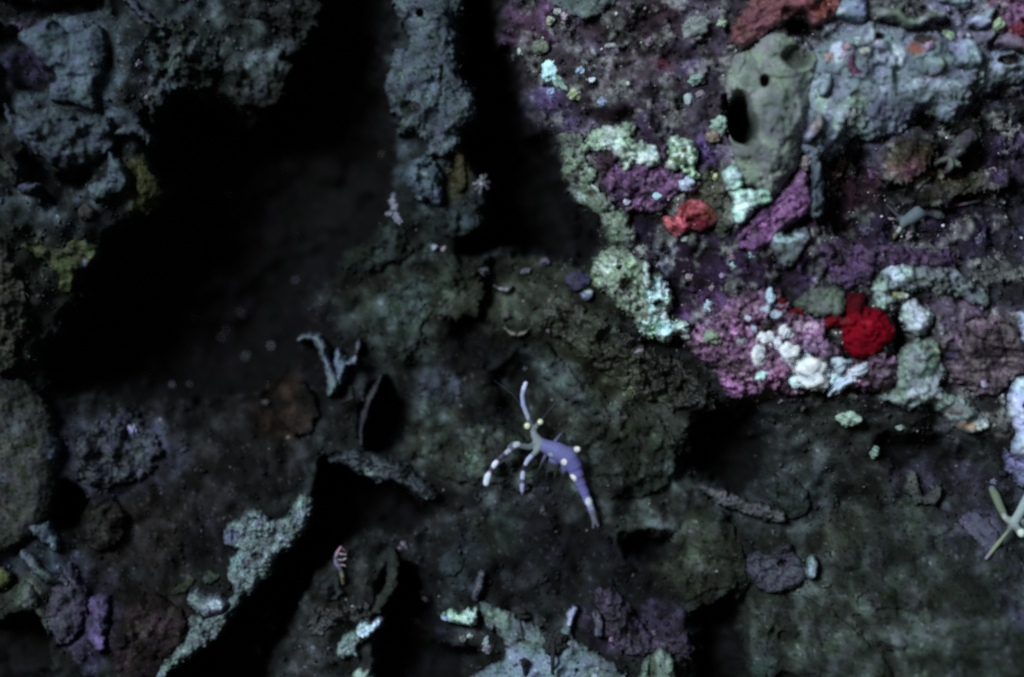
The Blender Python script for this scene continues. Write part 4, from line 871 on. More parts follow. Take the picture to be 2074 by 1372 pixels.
# the lit pillar between the two black clefts
lump('grey_sponge', 'sponge', 'tall dim grey-green pillar of sponge between the two black clefts',
     [(800, -40), (930, -40), (938, 20), (926, 60), (930, 140), (944, 170), (962, 192), (964, 238), (940, 258), (925, 290), (920, 310), (866, 318), (858, 280), (806, 268),
      (802, 235), (778, 190), (786, 130), (800, 100), (826, 94), (806, 40)], 54, 44, ((64, 72, 76), (78, 88, 90), (52, 60, 58)), SP, cs=40, warp=10, rough=12, rsc=50,
     spots=[(878, 160, (10, 30), (88, 104, 106)), (876, 222, (11, 12), (84, 98, 104)), (895, 215, (7, 30), (78, 90, 94))], pits=[(850, 27, 8, 24, (16, 18, 22)), (895, 160, (4, 34), 14, (44, 52, 54)), (832, 220, (20, 14), 20, (34, 40, 40))])
lump('grey_sponge', 'sponge', 'dim blue-grey lower lobe of the pillar',
     [(822, 335), (850, 310), (880, 318), (895, 350), (896, 410), (870, 414), (838, 395), (815, 365)], 40, 30, ((60, 72, 78), (72, 84, 90)), SP, warp=9, rough=12, spots=[(860, 350, (6, 5), (124, 128, 140))])
lump('yellow_sponge', 'sponge', 'dim mustard streak on the right side of the pillar',
     ('S', [(922, 300, 9), (928, 325, 13), (934, 350, 13), (930, 380, 9)]), 26, 12, ((62, 60, 32), (74, 70, 42)), SP, warp=6)
lump('olive_sponge', 'sponge', 'dim grey lobes at the pillar foot above two white specks',
     [(885, 440), (920, 420), (955, 405), (972, 430), (965, 465), (930, 482), (895, 475)], 30, 24, ((54, 62, 58), (66, 74, 74)), SP, warp=8, rough=10)
lump('olive_sponge', 'sponge', 'dim green-grey hummock on the cleft floor left of the pillar foot',
     [(690, 530), (740, 480), (775, 440), (800, 430), (820, 470), (830, 520), (780, 540), (730, 555)], 34, 30, ((44, 52, 46), (60, 68, 64)), SP, warp=10, rough=12)
# ------------------------------------------------------------------ nodules: each one its own small chalky lump
def ico(sub):
    t = (1 + 5 ** .5) / 2
    v = [(-1, t, 0), (1, t, 0), (-1, -t, 0), (1, -t, 0), (0, -1, t), (0, 1, t), (0, -1, -t), (0, 1, -t), (t, 0, -1), (t, 0, 1), (-t, 0, -1), (-t, 0, 1)]
    f = [(0, 11, 5), (0, 5, 1), (0, 1, 7), (0, 7, 10), (0, 10, 11), (1, 5, 9), (5, 11, 4), (11, 10, 2), (10, 7, 6), (7, 1, 8), (3, 9, 4), (3, 4, 2), (3, 2, 6),
         (3, 6, 8), (3, 8, 9), (4, 9, 5), (2, 4, 11), (6, 2, 10), (8, 6, 7), (9, 8, 1)]
    v = [np.array(p, float) / np.linalg.norm(p) for p in v]
    for _ in range(sub):
        mid = {}; nf = []
        def m(a, b):
            k = (min(a, b), max(a, b))
            if k not in mid:
                p = v[a] + v[b]; v.append(p / np.linalg.norm(p)); mid[k] = len(v) - 1
            return mid[k]
        for a, b, c in f:
            x, y, z = m(a, b), m(b, c), m(c, a)
            nf += [(a, x, z), (b, y, x), (c, z, y), (x, y, z)]
        f = nf
    return np.array(v), np.array(f)

IV, IF = ico(3)
def nodule(name, cat, label, x, y, rx, ry, rgb, rot=0, group=None, mat=None, rz=None, sink=0.55, lobes=0.34, front=None):
    p = IV.copy()
    r = np.ones(len(p))
    for k in range(5):
        d = rng.normal(size=3); d /= np.linalg.norm(d)
        r += lobes * 0.5 * np.sin(p @ d * (2.2 + 1.9 * k) + rng.uniform(0, 6)) / (1 + 0.22 * k)
    r += 0.085 * rng.normal(size=len(p))
    hi = sstep((r - .75) / .5)[:, None]
    p = p * r[:, None] * 1.12
    rz = rz or 0.8 * (rx + ry) / 2
    a = math.radians(rot)
    q = np.stack([p[:, 0] * rx, p[:, 1] * ry, p[:, 2] * rz], 1)
    X = x + q[:, 0] * math.cos(a) - q[:, 1] * math.sin(a); Y = y + q[:, 0] * math.sin(a) + q[:, 1] * math.cos(a)
    dd = (float(bil(TOP, x, y)) if front is None else front) - rz * (1 - sink)
    V = np.stack([X, Y, dd + q[:, 2]], 1)
    c = np.tile(col(*rgb) * np.array([.90, 1.0, 1.10]), (len(p), 1)) * (0.8 + 0.4 * rng.random((len(p), 1))) * (.6 + .42 * hi)
    me = new_mesh(name, V, IF, np.clip(c, 0, .88))
    return settle(put(name, me, mat or M_NOD, label, cat, group))

W1 = (214, 228, 238); MINT = (176, 220, 206); PINK = (176, 150, 166); LIL = (140, 134, 164)
NW = 'white nodules on the pinkish purple crust'
for lab, x, y, rx, ry, c, rot in [
    ('largest blue-white nodule, a squarish lump at the middle of the pinkish crust', 1634, 754, 21, 20, W1, 20),
    ('white nodule fused to the upper left of the largest one', 1608, 736, 13, 11, (206, 216, 232), 20),
    ('lavender-white nodule fused to the right side of the largest one', 1656, 760, 13, 16, (196, 200, 226), 0),
    ('white wedge-shaped nodule beside a small black pit', 1588, 713, 13, 10, W1, -20),
    ('round white nodule right of the small black pit', 1620, 719, 9, 11, (200, 220, 228), 0),
    ('uppermost bright white nodule on the pinkish crust, standing alone', 1582, 674, 10, 9, (212, 232, 236), 30),
    ('white nodule at the left end of the double lump', 1545, 685, 11, 8, W1, 30),
    ('white nodule at the right end of the double lump', 1565, 696, 13, 8, (206, 222, 236), 30),
    ('white pear-shaped nodule at the left side of the pinkish crust', 1527, 718, 12, 14, W1, -20),
    ('small mint nodule low on the left side of the pinkish crust', 1533, 757, 9, 7, MINT, 0),
    ('mint-white nodule below left of the largest one', 1603, 773, 9, 8, (190, 226, 226), 0),
    ('pale grey nodule just under the big crimson sponge', 1692, 737, 15, 11, (158, 172, 178), 15),
    ('round mint-white nodule between the largest one and the crimson sponge', 1679, 764, 8, 8, (190, 226, 220), 0),
    ('small white nodule below the crimson sponge, right of the round mint one', 1709, 754, 8, 6, W1, 20),
    ('slanting pale nodule right below the crimson sponge', 1733, 748, 14, 7, (178, 184, 192), -28),
    ('long whitish bar of nodule slanting at the lower edge of the pinkish crust', 1696, 774, 20, 8, (176, 190, 206), -30),
    ('small pointed white nodule at the very bottom of the whitish bar', 1680, 787, 6, 8, (196, 204, 224), 0),
    ('upright blue-white peg at the top of the pinkish crust', 1550, 603, 5, 12, (170, 196, 208), 0),
    ('tiny blue-white nodule below the upright peg', 1541, 627, 6, 6, (168, 184, 192), 0),
    ('small blue-white nodule below right of the upright peg', 1560, 638, 8, 6, (166, 184, 194), 30),
    ('tiny white nodule at the left side of the crust, level with the red ring', 1506, 645, 5, 5, (190, 190, 200), 0),
    ('tiny grey-white nodule above the double lump', 1517, 669, 4, 5, (160, 170, 180), 0),
    ('greenish nodule on the left rim of the pinkish crust', 1436, 684, 12, 11, (120, 138, 108), 0),
    ('teal-grey nodule near the left rim of the pinkish crust', 1497, 694, 8, 7, (110, 136, 128), 0),
]:
    nodule('chalk_nodule', 'nodule', lab, x, y, rx * 1.18, ry * 1.18, c, rot, NW, lobes=.4, sink=.72)
ON = 'pale nodules scattered over the outcrop'
for lab, x, y, rx, ry, c, rot in [
    ('brilliant turquoise-white lump at the upper left edge of the outcrop', 1113, 150, 15, 17, (172, 232, 218), 20),
    ('pale green tail running down from the turquoise-white lump', 1134, 170, 9, 19, (120, 146, 128), -35),
    ('ring-marked blue-white nodule under the turquoise-white lump', 1118, 189, 10, 9, (140, 158, 190), 0),
    ('yellow-green nodule right of the pale green tail', 1163, 196, 14, 8, (150, 164, 112), 10),
    ('slate blue ball right of the yellow-green nodule', 1218, 210, 9, 9, (128, 146, 170), 0),
    ('bluish white nodule above the small green lump', 1173, 148, 7, 7, (150, 170, 196), 0),
    ('tiny bright white nodule on the teal patch', 1197, 168, 6, 4, (200, 212, 224), 0),
    ('lone pale nodule at the far upper left of the outcrop beside the black cleft', 1053, 106, 6, 6, (150, 172, 160), 0),
    ('grey-olive round lump left of the pale stalk', 1096, 98, 13, 12, (92, 100, 80), 0),
    ('pale cream nodule topping the pale stalk near the top edge', 1131, 30, 8, 7, (150, 150, 140), 0),
    ('yellowish cream nodule left of the pale stalk top', 1112, 45, 8, 7, (150, 156, 124), 0),
    ('pink nodule right of the pale stalk top', 1142, 40, 6, 6, PINK, 0),
    ('pale double nodule in the middle of the dark mauve rock', 1240, 100, 13, 5, (140, 146, 140), 0),
    ('pinkish nodule on the dark mauve rock right of the double nodule', 1311, 93, 7, 8, (124, 104, 120), 0),
    ('frothy grey lump of crust below the rust red ridges', 1404, 64, 24, 16, (122, 128, 122), -15),
    ('pale green nodule beside the frothy grey lump', 1456, 58, 7, 7, (146, 172, 130), 0),
    ('grey-mint lump left of the tube sponge', 1404, 168, 13, 8, (118, 142, 130), -20),
    ('ringed grey nodule below the grey-mint lump', 1393, 208, 9, 11, (134, 148, 144), 0),
    ('pink-grey nodule right of the ringed one', 1414, 198, 9, 5, (136, 122, 130), -25),
    ('pale green cap of the two-coloured lump left of the dark mouth', 1449, 262, 14, 14, (140, 168, 146), 0),
    ('orange-tan foot of the two-coloured lump left of the dark mouth', 1440, 284, 13, 10, (132, 112, 90), 0),
    ('bright lavender-white ball at the right end of the purple patch', 1385, 379, 13, 12, (190, 200, 232), 0),
    ('round turquoise-white ball inside the purple patch', 1328, 400, 8, 8, (172, 224, 218), 0),
    ('smaller grey-white ball low in the purple patch', 1267, 414, 6, 5, (176, 170, 184), 0),
    ('yellow-white speck on the olive turf cushion', 1442, 363, 5, 5, (176, 184, 120), 0),
    ('grey nodule just below the salmon red sponge', 1384, 486, 6, 5, (126, 140, 132), 0),
    ('pale blue nodule in the purple shade left of the cup sponge', 1517, 516, 8, 9, (140, 168, 180), 0),
    ('blue-white nodule alone in the dark purple hollow', 1430, 620, 7, 8, (166, 194, 204), 0),
    ('mint dot in the dark purple hollow above the pinkish crust', 1479, 542, 6, 6, (150, 184, 174), 0),
    ('pinkish grey dot in the dark purple hollow', 1392, 562, 6, 6, (140, 122, 130), 0),
    ('mauve dot at the right of the dark purple hollow', 1458, 560, 5, 5, (140, 114, 150), 0),
    ('flesh pink dot near the centre of the dark purple hollow', 1438, 585, 5, 6, (130, 108, 114), 0),
    ('pink dot above the mint dot in the dark purple hollow', 1477, 524, 5, 5, (134, 96, 126), 0),
    ('white knob at the brow of the maroon hollow cushion', 1722, 95, 6, 8, (170, 184, 174), 0),
    ('pinkish white grain left of the maroon hollow cushion', 1693, 124, 6, 6, (184, 160, 172), 0),
    ('peach grain at the far left of the maroon hollow cushion', 1665, 130, 8, 10, (164, 134, 128), 30),
    ('white grain right above the maroon hollow cushion', 1735, 115, 7, 6, (172, 170, 150), 0),
    ('pink grain above left of the maroon hollow cushion', 1704, 108, 8, 6, (164, 122, 128), -20),
    ('yellow-green knob left of the red blush, near the right top', 1907, 80, 10, 10, (140, 164, 122), 0),
    ('yellow-green knob nearest to the right edge at the top', 2005, 61, 8, 9, (146, 168, 122), 0),
    ('pink knob in the middle of the blue-grey sponge', 1864, 105, 9, 8, (150, 118, 146), 0),
    ('frosty dot below the lavender-blue lobe', 1968, 161, 6, 6, (160, 184, 172), 0),
    ('pinkish tan cluster at the root of the slate blue blade', 1626, 334, 11, 16, (134, 118, 116), 20),
    ('flesh pink knob at the left rim of the right recess', 1700, 335, 8, 17, (116, 100, 92), 10),
    ('reddish brown knob below the flesh pink one in the right recess', 1684, 358, 12, 8, (114, 82, 80), 0),
    ('mint lump lying below the pale sprawling sponge', 1716, 846, 20, 11, (138, 164, 140), 10),
    ('smaller grey-green lump right of the mint lump', 1821, 865, 9, 6, (112, 130, 116), -20),
    ('pale lump furthest down in the dark below the sprawling sponge', 1769, 914, 9, 9, (108, 130, 114), 0),
    ('lilac-white dot on the dull mauve crust', 1977, 775, 7, 5, (160, 150, 172), 30),
    ('yellow nub inside the grey fold', 1804, 600, 8, 6, (132, 132, 76), 0),
    ('pale dot right of the yellow nub inside the grey fold', 1821, 602, 4, 4, (170, 172, 170), 0),
    ('grey-white pebble beside the black cleft below the mint tongue', 1296, 712, 8, 4, (128, 110, 124), -10),
]:
    nodule('chalk_nodule', 'nodule', lab, x, y, rx, ry, c, rot, ON)
DN = 'pale specks in the dark parts of the reef'
for lab, x, y, rx, ry, c in [
    ('left one of the two white specks at the pillar foot', 878, 500, 5, 5, (170, 176, 196)),
    ('right one of the two specks at the pillar foot, pinker', 898, 502, 4, 5, (176, 150, 170)),
    ('brightest white speck on the floor of the large black cleft', 527, 702, 4, 4, (188, 186, 204)),
    ('ring-like pale speck in the large black cleft', 430, 667, 5, 5, (140, 132, 146)),
    ('pink-grey speck below the ring-like one in the large black cleft', 421, 684, 5, 6, (130, 116, 132)),
    ('pale double speck right below the ring-like one', 474, 724, 7, 5, (126, 130, 140)),
    ('dim comma-shaped speck, leftmost in the large black cleft', 364, 641, 6, 6, (96, 90, 98)),
    ('faint double speck above the ring-like one', 463, 632, 7, 5, (100, 92, 102)),
    ('left of the two pink specks above the knobbly lavender patch', 328, 784, 5, 5, (140, 116, 140)),
    ('right of the two pink specks above the knobbly lavender patch', 361, 783, 5, 5, (144, 122, 146)),
    ('single pink-lilac speck high in the large black cleft', 579, 564, 6, 6, (124, 108, 124)),
    ('pinkish drop lying below the large black cleft', 526, 818, 8, 6, (118, 104, 112)),
    ('speck of lilac on the knobbly lavender patch', 264, 873, 7, 7, (150, 146, 190)),
    ('small pink speck right of the knobbly lavender patch', 316, 856, 5, 5, (126, 112, 124)),
    ('lone dim speck inside the black area near the upper middle', 441, 382, 5, 9, (96, 86, 98)),
    ('pink-white speck at the top of the black cleft', 651, 52, 7, 4, (112, 96, 108)),
    ('second pink-white speck a little below at the edge of the black cleft', 624, 110, 6, 7, (110, 94, 108)),
    ('lilac speck in the upper left among dim sponge', 286, 136, 7, 7, (110, 100, 124)),
    ('white speck at the left of the pair beside the bottom sheet', 952, 1291, 6, 5, (196, 212, 206)),
    ('oblong white speck at the right of the pair beside the bottom sheet', 985, 1300, 5, 8, (180, 206, 206)),
    ('cream speck below left of the white pair', 938, 1297, 7, 6, (120, 120, 114)),
    ('pink-white speck below the oblong one', 988, 1317, 7, 6, (140, 132, 142)),
    ('hot pink dot in the dim purple patch near the bottom', 1239, 1295, 4, 4, (176, 124, 160)),
    ('dim pink dot right of the hot pink one', 1325, 1283, 5, 5, (120, 92, 112)),
    ('left white dot on the pale sheet above its stalk foot', 1153, 1308, 5, 5, (150, 158, 168)),
    ('right white dot on the pale sheet above its stalk foot', 1167, 1310, 5, 5, (156, 164, 174)),
    ('white fleck low on the pale bottom sheet, left', 1040, 1342, 6, 5, (150, 162, 180)),
    ('white fleck in the middle of the pale bottom sheet', 1103, 1344, 4, 5, (170, 184, 196)),
    ('white fleck at the bottom edge of the pale sheet', 1206, 1368, 7, 4, (176, 190, 200)),
    ('upper pink splinter beside the black slot at bottom', 781, 1250, 4, 10, (152, 114, 136)),
    ('lower pink splinter beside the black slot at bottom', 774, 1282, 4, 10, (146, 120, 140)),
    ('white ring of grains above the lower pink splinter', 769, 1264, 7, 10, (134, 144, 150)),
    ('pinkish white speck below the blue-grey square lobe', 860, 1222, 8, 7, (140, 122, 136)),
    ('pale pink speck by the black slot, below the hydroid level', 817, 1106, 4, 8, (130, 112, 130)),
    ('second pale pink speck left of it by the black slot', 809, 1114, 4, 5, (134, 116, 134)),
    ('dim dusty rod lying in the black slot at the bottom', 842, 1270, 17, 6, (62, 56, 58)),
    ('grey-green grain cluster on the gully floor, bottom left', 505, 1333, 15, 10, (88, 92, 78)),
    ('white-rimmed grain at the gully edge', 536, 1287, 7, 7, (124, 118, 132)),
    ('dim greenish grain above the white-rimmed one', 527, 1258, 12, 10, (78, 84, 72)),
    ('orange-brown dim grain on the pillar foot left', 765, 301, 6, 5, (74, 56, 48)),
    ('pale grain in the right recess nearest the right edge', 2015, 523, 7, 7, (128, 110, 118)),
    ('pinkish oval grain at the right of the forked sponge', 2005, 348, 9, 6, (136, 108, 116)),
    ('magenta grain at the left of the olive brown cushion', 1763, 356, 10, 7, (110, 66, 106)),
    ('grey grain under the grey shrimp in the right recess', 1836, 480, 6, 6, (136, 122, 126)),
    ('dim lilac grain right of the grey shrimp', 1978, 484, 9, 9, (92, 82, 112)),
    ('cream pebble right of the grey shrimp tail', 1951, 443, 6, 8, (112, 100, 84)),
    ('dim lilac wedge left of the grey shrimp claw', 1750, 470, 12, 14, (76, 66, 90)),
    ('lilac grain above the shrimp at the right edge', 2004, 974, 6, 5, (130, 128, 156)),
    ('flesh pink grain among dim lobes under the shrimp', 1101, 1038, 7, 12, (86, 76, 76)),
    ('white grain on the brow over the black hole', 742, 953, 6, 5, (130, 136, 142)),
    ('pink grain at the right end of the shell crescent', 1112, 669, 5, 4, (120, 96, 104)),
    ('whitish grain above the short curved shell edge', 1062, 549, 9, 5, (122, 120, 126)),
    ('lilac grain left of the short curved shell edge', 978, 548, 8, 8, (84, 78, 90)),
    ('lilac grain in the dark right above the shell edges', 1105, 528, 8, 6, (96, 88, 104)),
]:
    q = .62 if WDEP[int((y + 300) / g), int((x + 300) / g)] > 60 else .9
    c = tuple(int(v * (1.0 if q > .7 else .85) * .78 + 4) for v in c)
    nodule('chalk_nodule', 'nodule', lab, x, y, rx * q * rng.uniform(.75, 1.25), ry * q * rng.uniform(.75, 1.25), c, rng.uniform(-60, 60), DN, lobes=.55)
# the little beaded chain left of the pillar
for k, (x, y, r) in enumerate([(794, 393, 5), (795, 407, 7), (799, 422, 8), (800, 437, 7), (788, 432, 6), (806, 445, 7)]):
    nodule('chalk_nodule', 'nodule', ['topmost bead of the pale chain left of the pillar foot', 'second bead from the top of the pale chain', 'third and largest bead of the pale chain',
           'fourth bead of the pale chain', 'bead sticking out left from the pale chain', 'lowest bead of the pale chain'][k], x, y, r, r, (112, 110, 122), 0, 'beads of the pale chain left of the pillar')

# ------------------------------------------------------------------ solid bodies from distance fields
def surface_nets(Fv, o, st):
    nx, ny, nz = Fv.shape
    ins = Fv < 0
    cs = (nx - 1, ny - 1, nz - 1)
    P = np.zeros(cs + (3,)); N = np.zeros(cs)
    gi = np.stack(np.meshgrid(*[np.arange(n) for n in cs], indexing='ij'), -1).astype(float)
    corner = [(a, b, c) for a in (0, 1) for b in (0, 1) for c in (0, 1)]
    def sl(A, k): return A[k[0]:k[0] + cs[0], k[1]:k[1] + cs[1], k[2]:k[2] + cs[2]]
    for ax in range(3):
        for k in corner:
            if k[ax]: continue
            k2 = list(k); k2[ax] = 1
            fa = sl(Fv, k); fb = sl(Fv, k2)
            m = (fa < 0) != (fb < 0)
            t = np.where(m, fa / np.where(m, fa - fb, 1), 0)
            for j in range(3):
                P[..., j] += np.where(m, k[j] + (t if j == ax else 0), 0)
            N += m
    act = N > 0
    idx = np.full(cs, -1); idx[act] = np.arange(act.sum())
    V = (gi[act] + P[act] / N[act][:, None]) * st + np.array(o)
    Q = []
    for ax in range(3):
        b, c = [(1, 2), (2, 0), (0, 1)][ax]
        r = [slice(None)] * 3; r[ax] = slice(0, -1); r[b] = slice(1, -1); r[c] = slice(1, -1)
        r2 = list(r); r2[ax] = slice(1, None)
        A = ins[tuple(r)]; B = ins[tuple(r2)]
        def cell(db, dc):
            s = [slice(None)] * 3
            n = [nx, ny, nz]
            s[b] = slice(1 + db, n[b] - 1 + db); s[c] = slice(1 + dc, n[c] - 1 + dc)
            return idx[tuple(s)]
        q = np.stack([cell(-1, -1), cell(0, -1), cell(0, 0), cell(-1, 0)], -1)
        m1 = A & ~B; m2 = ~A & B
        Q.append(q[m1]); Q.append(q[m2][:, ::-1])
    return V, np.concatenate(Q)

def limbs(chains, st=1.4, k=3.0, extra=None, bump=0.0):
    """chains: lists of (x, y, depth, radius); one smooth continuous skin round all of them"""
    pts = np.array([p for c in chains for p in c], float)
    lo = pts[:, :3].min(0) - pts[:, 3].max() - 4; hi = pts[:, :3].max(0) + pts[:, 3].max() + 4
    ax = [np.arange(lo[j], hi[j], st) for j in range(3)]
    X, Y, Z = np.meshgrid(*ax, indexing='ij')
    D = np.full(X.shape, 1e3)
    for ch in chains:
        Dc = np.full(X.shape, 1e3)
        for a, b in zip(ch[:-1], ch[1:]):
            a = np.array(a, float); b = np.array(b, float); d = b[:3] - a[:3]
            t = np.clip(((X - a[0]) * d[0] + (Y - a[1]) * d[1] + (Z - a[2]) * d[2]) / max((d * d).sum(), 1e-6), 0, 1)
            q = np.sqrt((X - a[0] - t * d[0]) ** 2 + (Y - a[1] - t * d[1]) ** 2 + (Z - a[2] - t * d[2]) ** 2) - (a[3] + (b[3] - a[3]) * t)
            Dc = np.minimum(Dc, q)
        h = np.clip(0.5 + 0.5 * (D - Dc) / k, 0, 1)
        D = D * (1 - h) + Dc * h - k * h * (1 - h)
    if bump:
        D = D + bump * np.sin(X * 0.31 + Y * 0.17) * np.sin(Y * 0.27 - Z * .2) * np.sin(Z * 0.3 + X * .11)
    return surface_nets(D, lo, st)

def lay(V, marks, basec, basea):
    """colour and clearness along a body: marks = (x, y, r, colour, clearness)"""
    c = np.tile(np.append(col(*basec), basea), (len(V), 1))
    for (x, y, r, rgb, a) in marks:
        rx, ry, rot = (r, r, 0) if not isinstance(r, tuple) else r
        q = math.radians(rot)
        dx = V[:, 0] - x; dy = V[:, 1] - y
        e = np.hypot((dx * math.cos(q) + dy * math.sin(q)) / rx, (-dx * math.sin(q) + dy * math.cos(q)) / ry)
        m = sstep((1.25 - e) / 0.5)[:, None]
        c = c * (1 - m) + np.append(col(*rgb), a) * m
    return np.clip(c, 0, 1)

def empty(name, x, y, d, label, cat, group=None):
    o = bpy.data.objects.new(name, None); C.objects.link(o)
    o.location = ((x - CX) * U, d * U, (CY - y) * U); o.empty_display_size = 0.002
    o['label'] = label; o['category'] = cat
    if group: o['group'] = group
    return o

def child(name, V, F, cols, mat, par, label=None):
    me = new_mesh(name, V, F, cols)
    o = put(name, me, mat, label)
    o.parent = par
    o.matrix_parent_inverse.identity()
    n = len(me.vertices); a = np.empty(n * 3, np.float32); me.vertices.foreach_get('co', a); a = a.reshape(-1, 3)
    c = (a.min(0) + a.max(0)) / 2
    me.vertices.foreach_set('co', (a - c).ravel()); me.update()
    o.location = Vector([float(v) for v in c]) - par.location
    return o

def eyeball(x, y, d, r):
    p = IV * r
    return np.stack([p[:, 0] + x, p[:, 1] + y, p[:, 2] + d], 1), IF

SHG = 'small shrimps on the reef'
# --- the spotted shrimp in the middle
bx, by = 1130, 930
dz = float(bil(TOP, bx, by)) - 46
root = empty('shrimp', 1128, 916, dz, 'glassy blue-violet shrimp with white spots, one claw raised, standing in the middle', 'shrimp', SHG)
def at(p, dd=0.0): return [(x, y, dz + z + dd, r) for x, y, z, r in p]
trunk = at([(1079, 868, -2, 5.5), (1083, 883, -3, 8), (1092, 896, -4, 11), (1106, 905, -5, 14.5), (1130, 915, -6, 19), (1152, 928, -5, 20), (1162, 944, -3, 17), (1164, 951, -2, 14.6), (1169, 962, -1, 14.2), (1171, 968, 0, 11.8), (1176, 979, 2, 11.8), (1178, 985, 2, 9.9),
            (1184, 998, 4, 10.4), (1186, 1004, 4, 8.8), (1192, 1018, 6, 9.2), (1194, 1023, 6, 7.6), (1200, 1038, 8, 7.6), (1206, 1057, 11, 4.5)])
hump = at([(1148, 918, -6, 14), (1170, 911, -4, 6.5)])
stalk1 = at([(1080, 870, -2, 5), (1069, 863, -5, 6)]); stalk2 = at([(1081, 870, -2, 5), (1093, 856, -2, 5)])
claw_up = at([(1078, 868, -2, 5.5), (1073, 852, -6, 5.5), (1066, 836, -9, 5.0), (1060, 820, -11, 5.0), (1058, 802, -12, 4.6), (1061, 788, -12, 5.4), (1065, 777, -12, 4.6)])
arm_l = at([(1091, 898, -5, 8), (1072, 906, -9, 6.5), (1048, 902, -14, 5.6), (1029, 915, -17, 5.6), (1012, 929, -18, 4.6), (1003, 940, -18, 6.4), (995, 953, -17, 4.6), (988, 966, -16, 7.6), (985, 979, -15, 7.0)])
arm_r = at([(1095, 902, -8, 8), (1086, 915, -12, 6.2), (1070, 931, -16, 5.4), (1061, 947, -17, 4.0), (1059, 964, -16, 5.8), (1058, 986, -13, 5.4), (1058, 1000, -10, 3.6)])
fork = at([(1050, 899, -14, 4.5), (1040, 898, -15, 4.5), (1030, 905, -15, 3.2)])
legs = [at([(x0, y0, 2, 4.2), (x1, y1, 8, 2.6), (x2, y2, 46, 1.6)]) for x0, y0, x1, y1, x2, y2 in
        [(1108, 916, 1092, 950, 1086, 984), (1118, 922, 1108, 958, 1104, 990), (1128, 926, 1124, 962, 1124, 996), (1140, 934, 1140, 964, 1144, 1000), (1120, 900, 1136, 880, 1150, 872)]]
plates = [at([(1126, 930, -2, 10), (1118, 948, 4, 9)]), at([(1146, 942, -2, 9), (1140, 956, 4, 6)])]
fan = [at([(1203, 1050, 10, 4), (1212, 1066, 12, 3)]), at([(1203, 1050, 10, 4), (1202, 1070, 14, 2.6)])]
Vb, Fb = limbs([trunk, hump, stalk1, stalk2, claw_up, arm_l, fork, arm_r] + legs + plates + fan, 1.35, 3.5)
WH = (222, 238, 248); VI = (74, 74, 122); GL = (104, 116, 132)
marks = [(1120, 960, (48, 26, 0), (66, 72, 78), .30), (1118, 990, (60, 18, 0), (60, 64, 66), .2), (1130, 918, (44, 22, 28), (104, 110, 172), .70), (1160, 945, (26, 22, 50), (100, 102, 172), .72),
         (1178, 988, (24, 13, 62), (98, 96, 168), .72), (1194, 1022, (26, 12, 65), (104, 106, 170), .72), (1203, 1048, (14, 10, 65), (104, 102, 124), .7),
         (1083, 884, (15, 24, -10), (112, 128, 136), .8), (1066, 905, (24, 9, 0), (92, 108, 112), .7), (1086, 912, (10, 12, 0), (116, 132, 136), .8),
         (1066, 836, (9, 20, 10), (136, 150, 178), .9), (1058, 806, (9, 22, 0), (128, 142, 186), .95), (1064, 782, (9, 10, 0), (160, 174, 206), 1),
         (1160, 968, (8, 6, 40), WH, 1), (1141.7, 936, (6, 7, 20), WH, 1), (1114, 922, 5, (140, 150, 166), 1), (1170, 909, (7, 8, 30), WH, 1), (1180, 921, 6, (130, 118, 164), 1), (1194, 1017, (10, 8, 60), (178, 194, 210), 1),
         (1198, 1028, 6, (126, 134, 160), .9), (1046, 900, (8, 6, -30), (150, 160, 176), 1), (1029, 916, (7, 8, -40), (140, 150, 174), 1), (1020, 923, (5, 5, 0), (60, 58, 84), .8), (1011, 930, 5, (60, 54, 78), .8), (1003, 940, 8.5, (186, 198, 224), 1),
         (995, 953, 5, (70, 56, 84), .85), (987, 970, (9, 15, 10), (176, 192, 212), 1), (1070, 932, (8, 13, 30), (140, 152, 192), 1), (1061, 948, 6, (34, 34, 50), .8),
         (1059, 963, (8, 9, 0), (150, 160, 192), 1), (1059, 975, (8, 4, 0), (80, 72, 110), .85), (1058, 988, (8, 9, 0), (136, 142, 180), 1)]
child('body', Vb, Fb, lay(Vb, marks, (84, 90, 112), .72), M_SHRIMP, root)
for ex, ey, er in ((1068.5, 863, 8.2), (1094.5, 855, 7.2)):
    Ve, Fe = eyeball(ex, ey, dz - 8, er)
    ce = np.tile(col(120, 130, 100), (len(Ve), 1)); ce[(Ve[:, 2] < dz - 8 - er * .70)] = col(190, 198, 160)
    child('eye', Ve, Fe, ce, M_EYE, root)
for pts in ([(1074, 856, -6, 1.2), (1040, 800, -16, .9), (1000, 770, -10, .6)], [(1090, 858, -4, 1.2), (1130, 810, -14, .9), (1176, 800, -6, .6)]):
    Va, Fa = limbs([at(pts)], 0.9, 1.0)
    child('antenna', Va, Fa, lay(Va, [], (90, 96, 112), .14), M_SHRIMP, root)

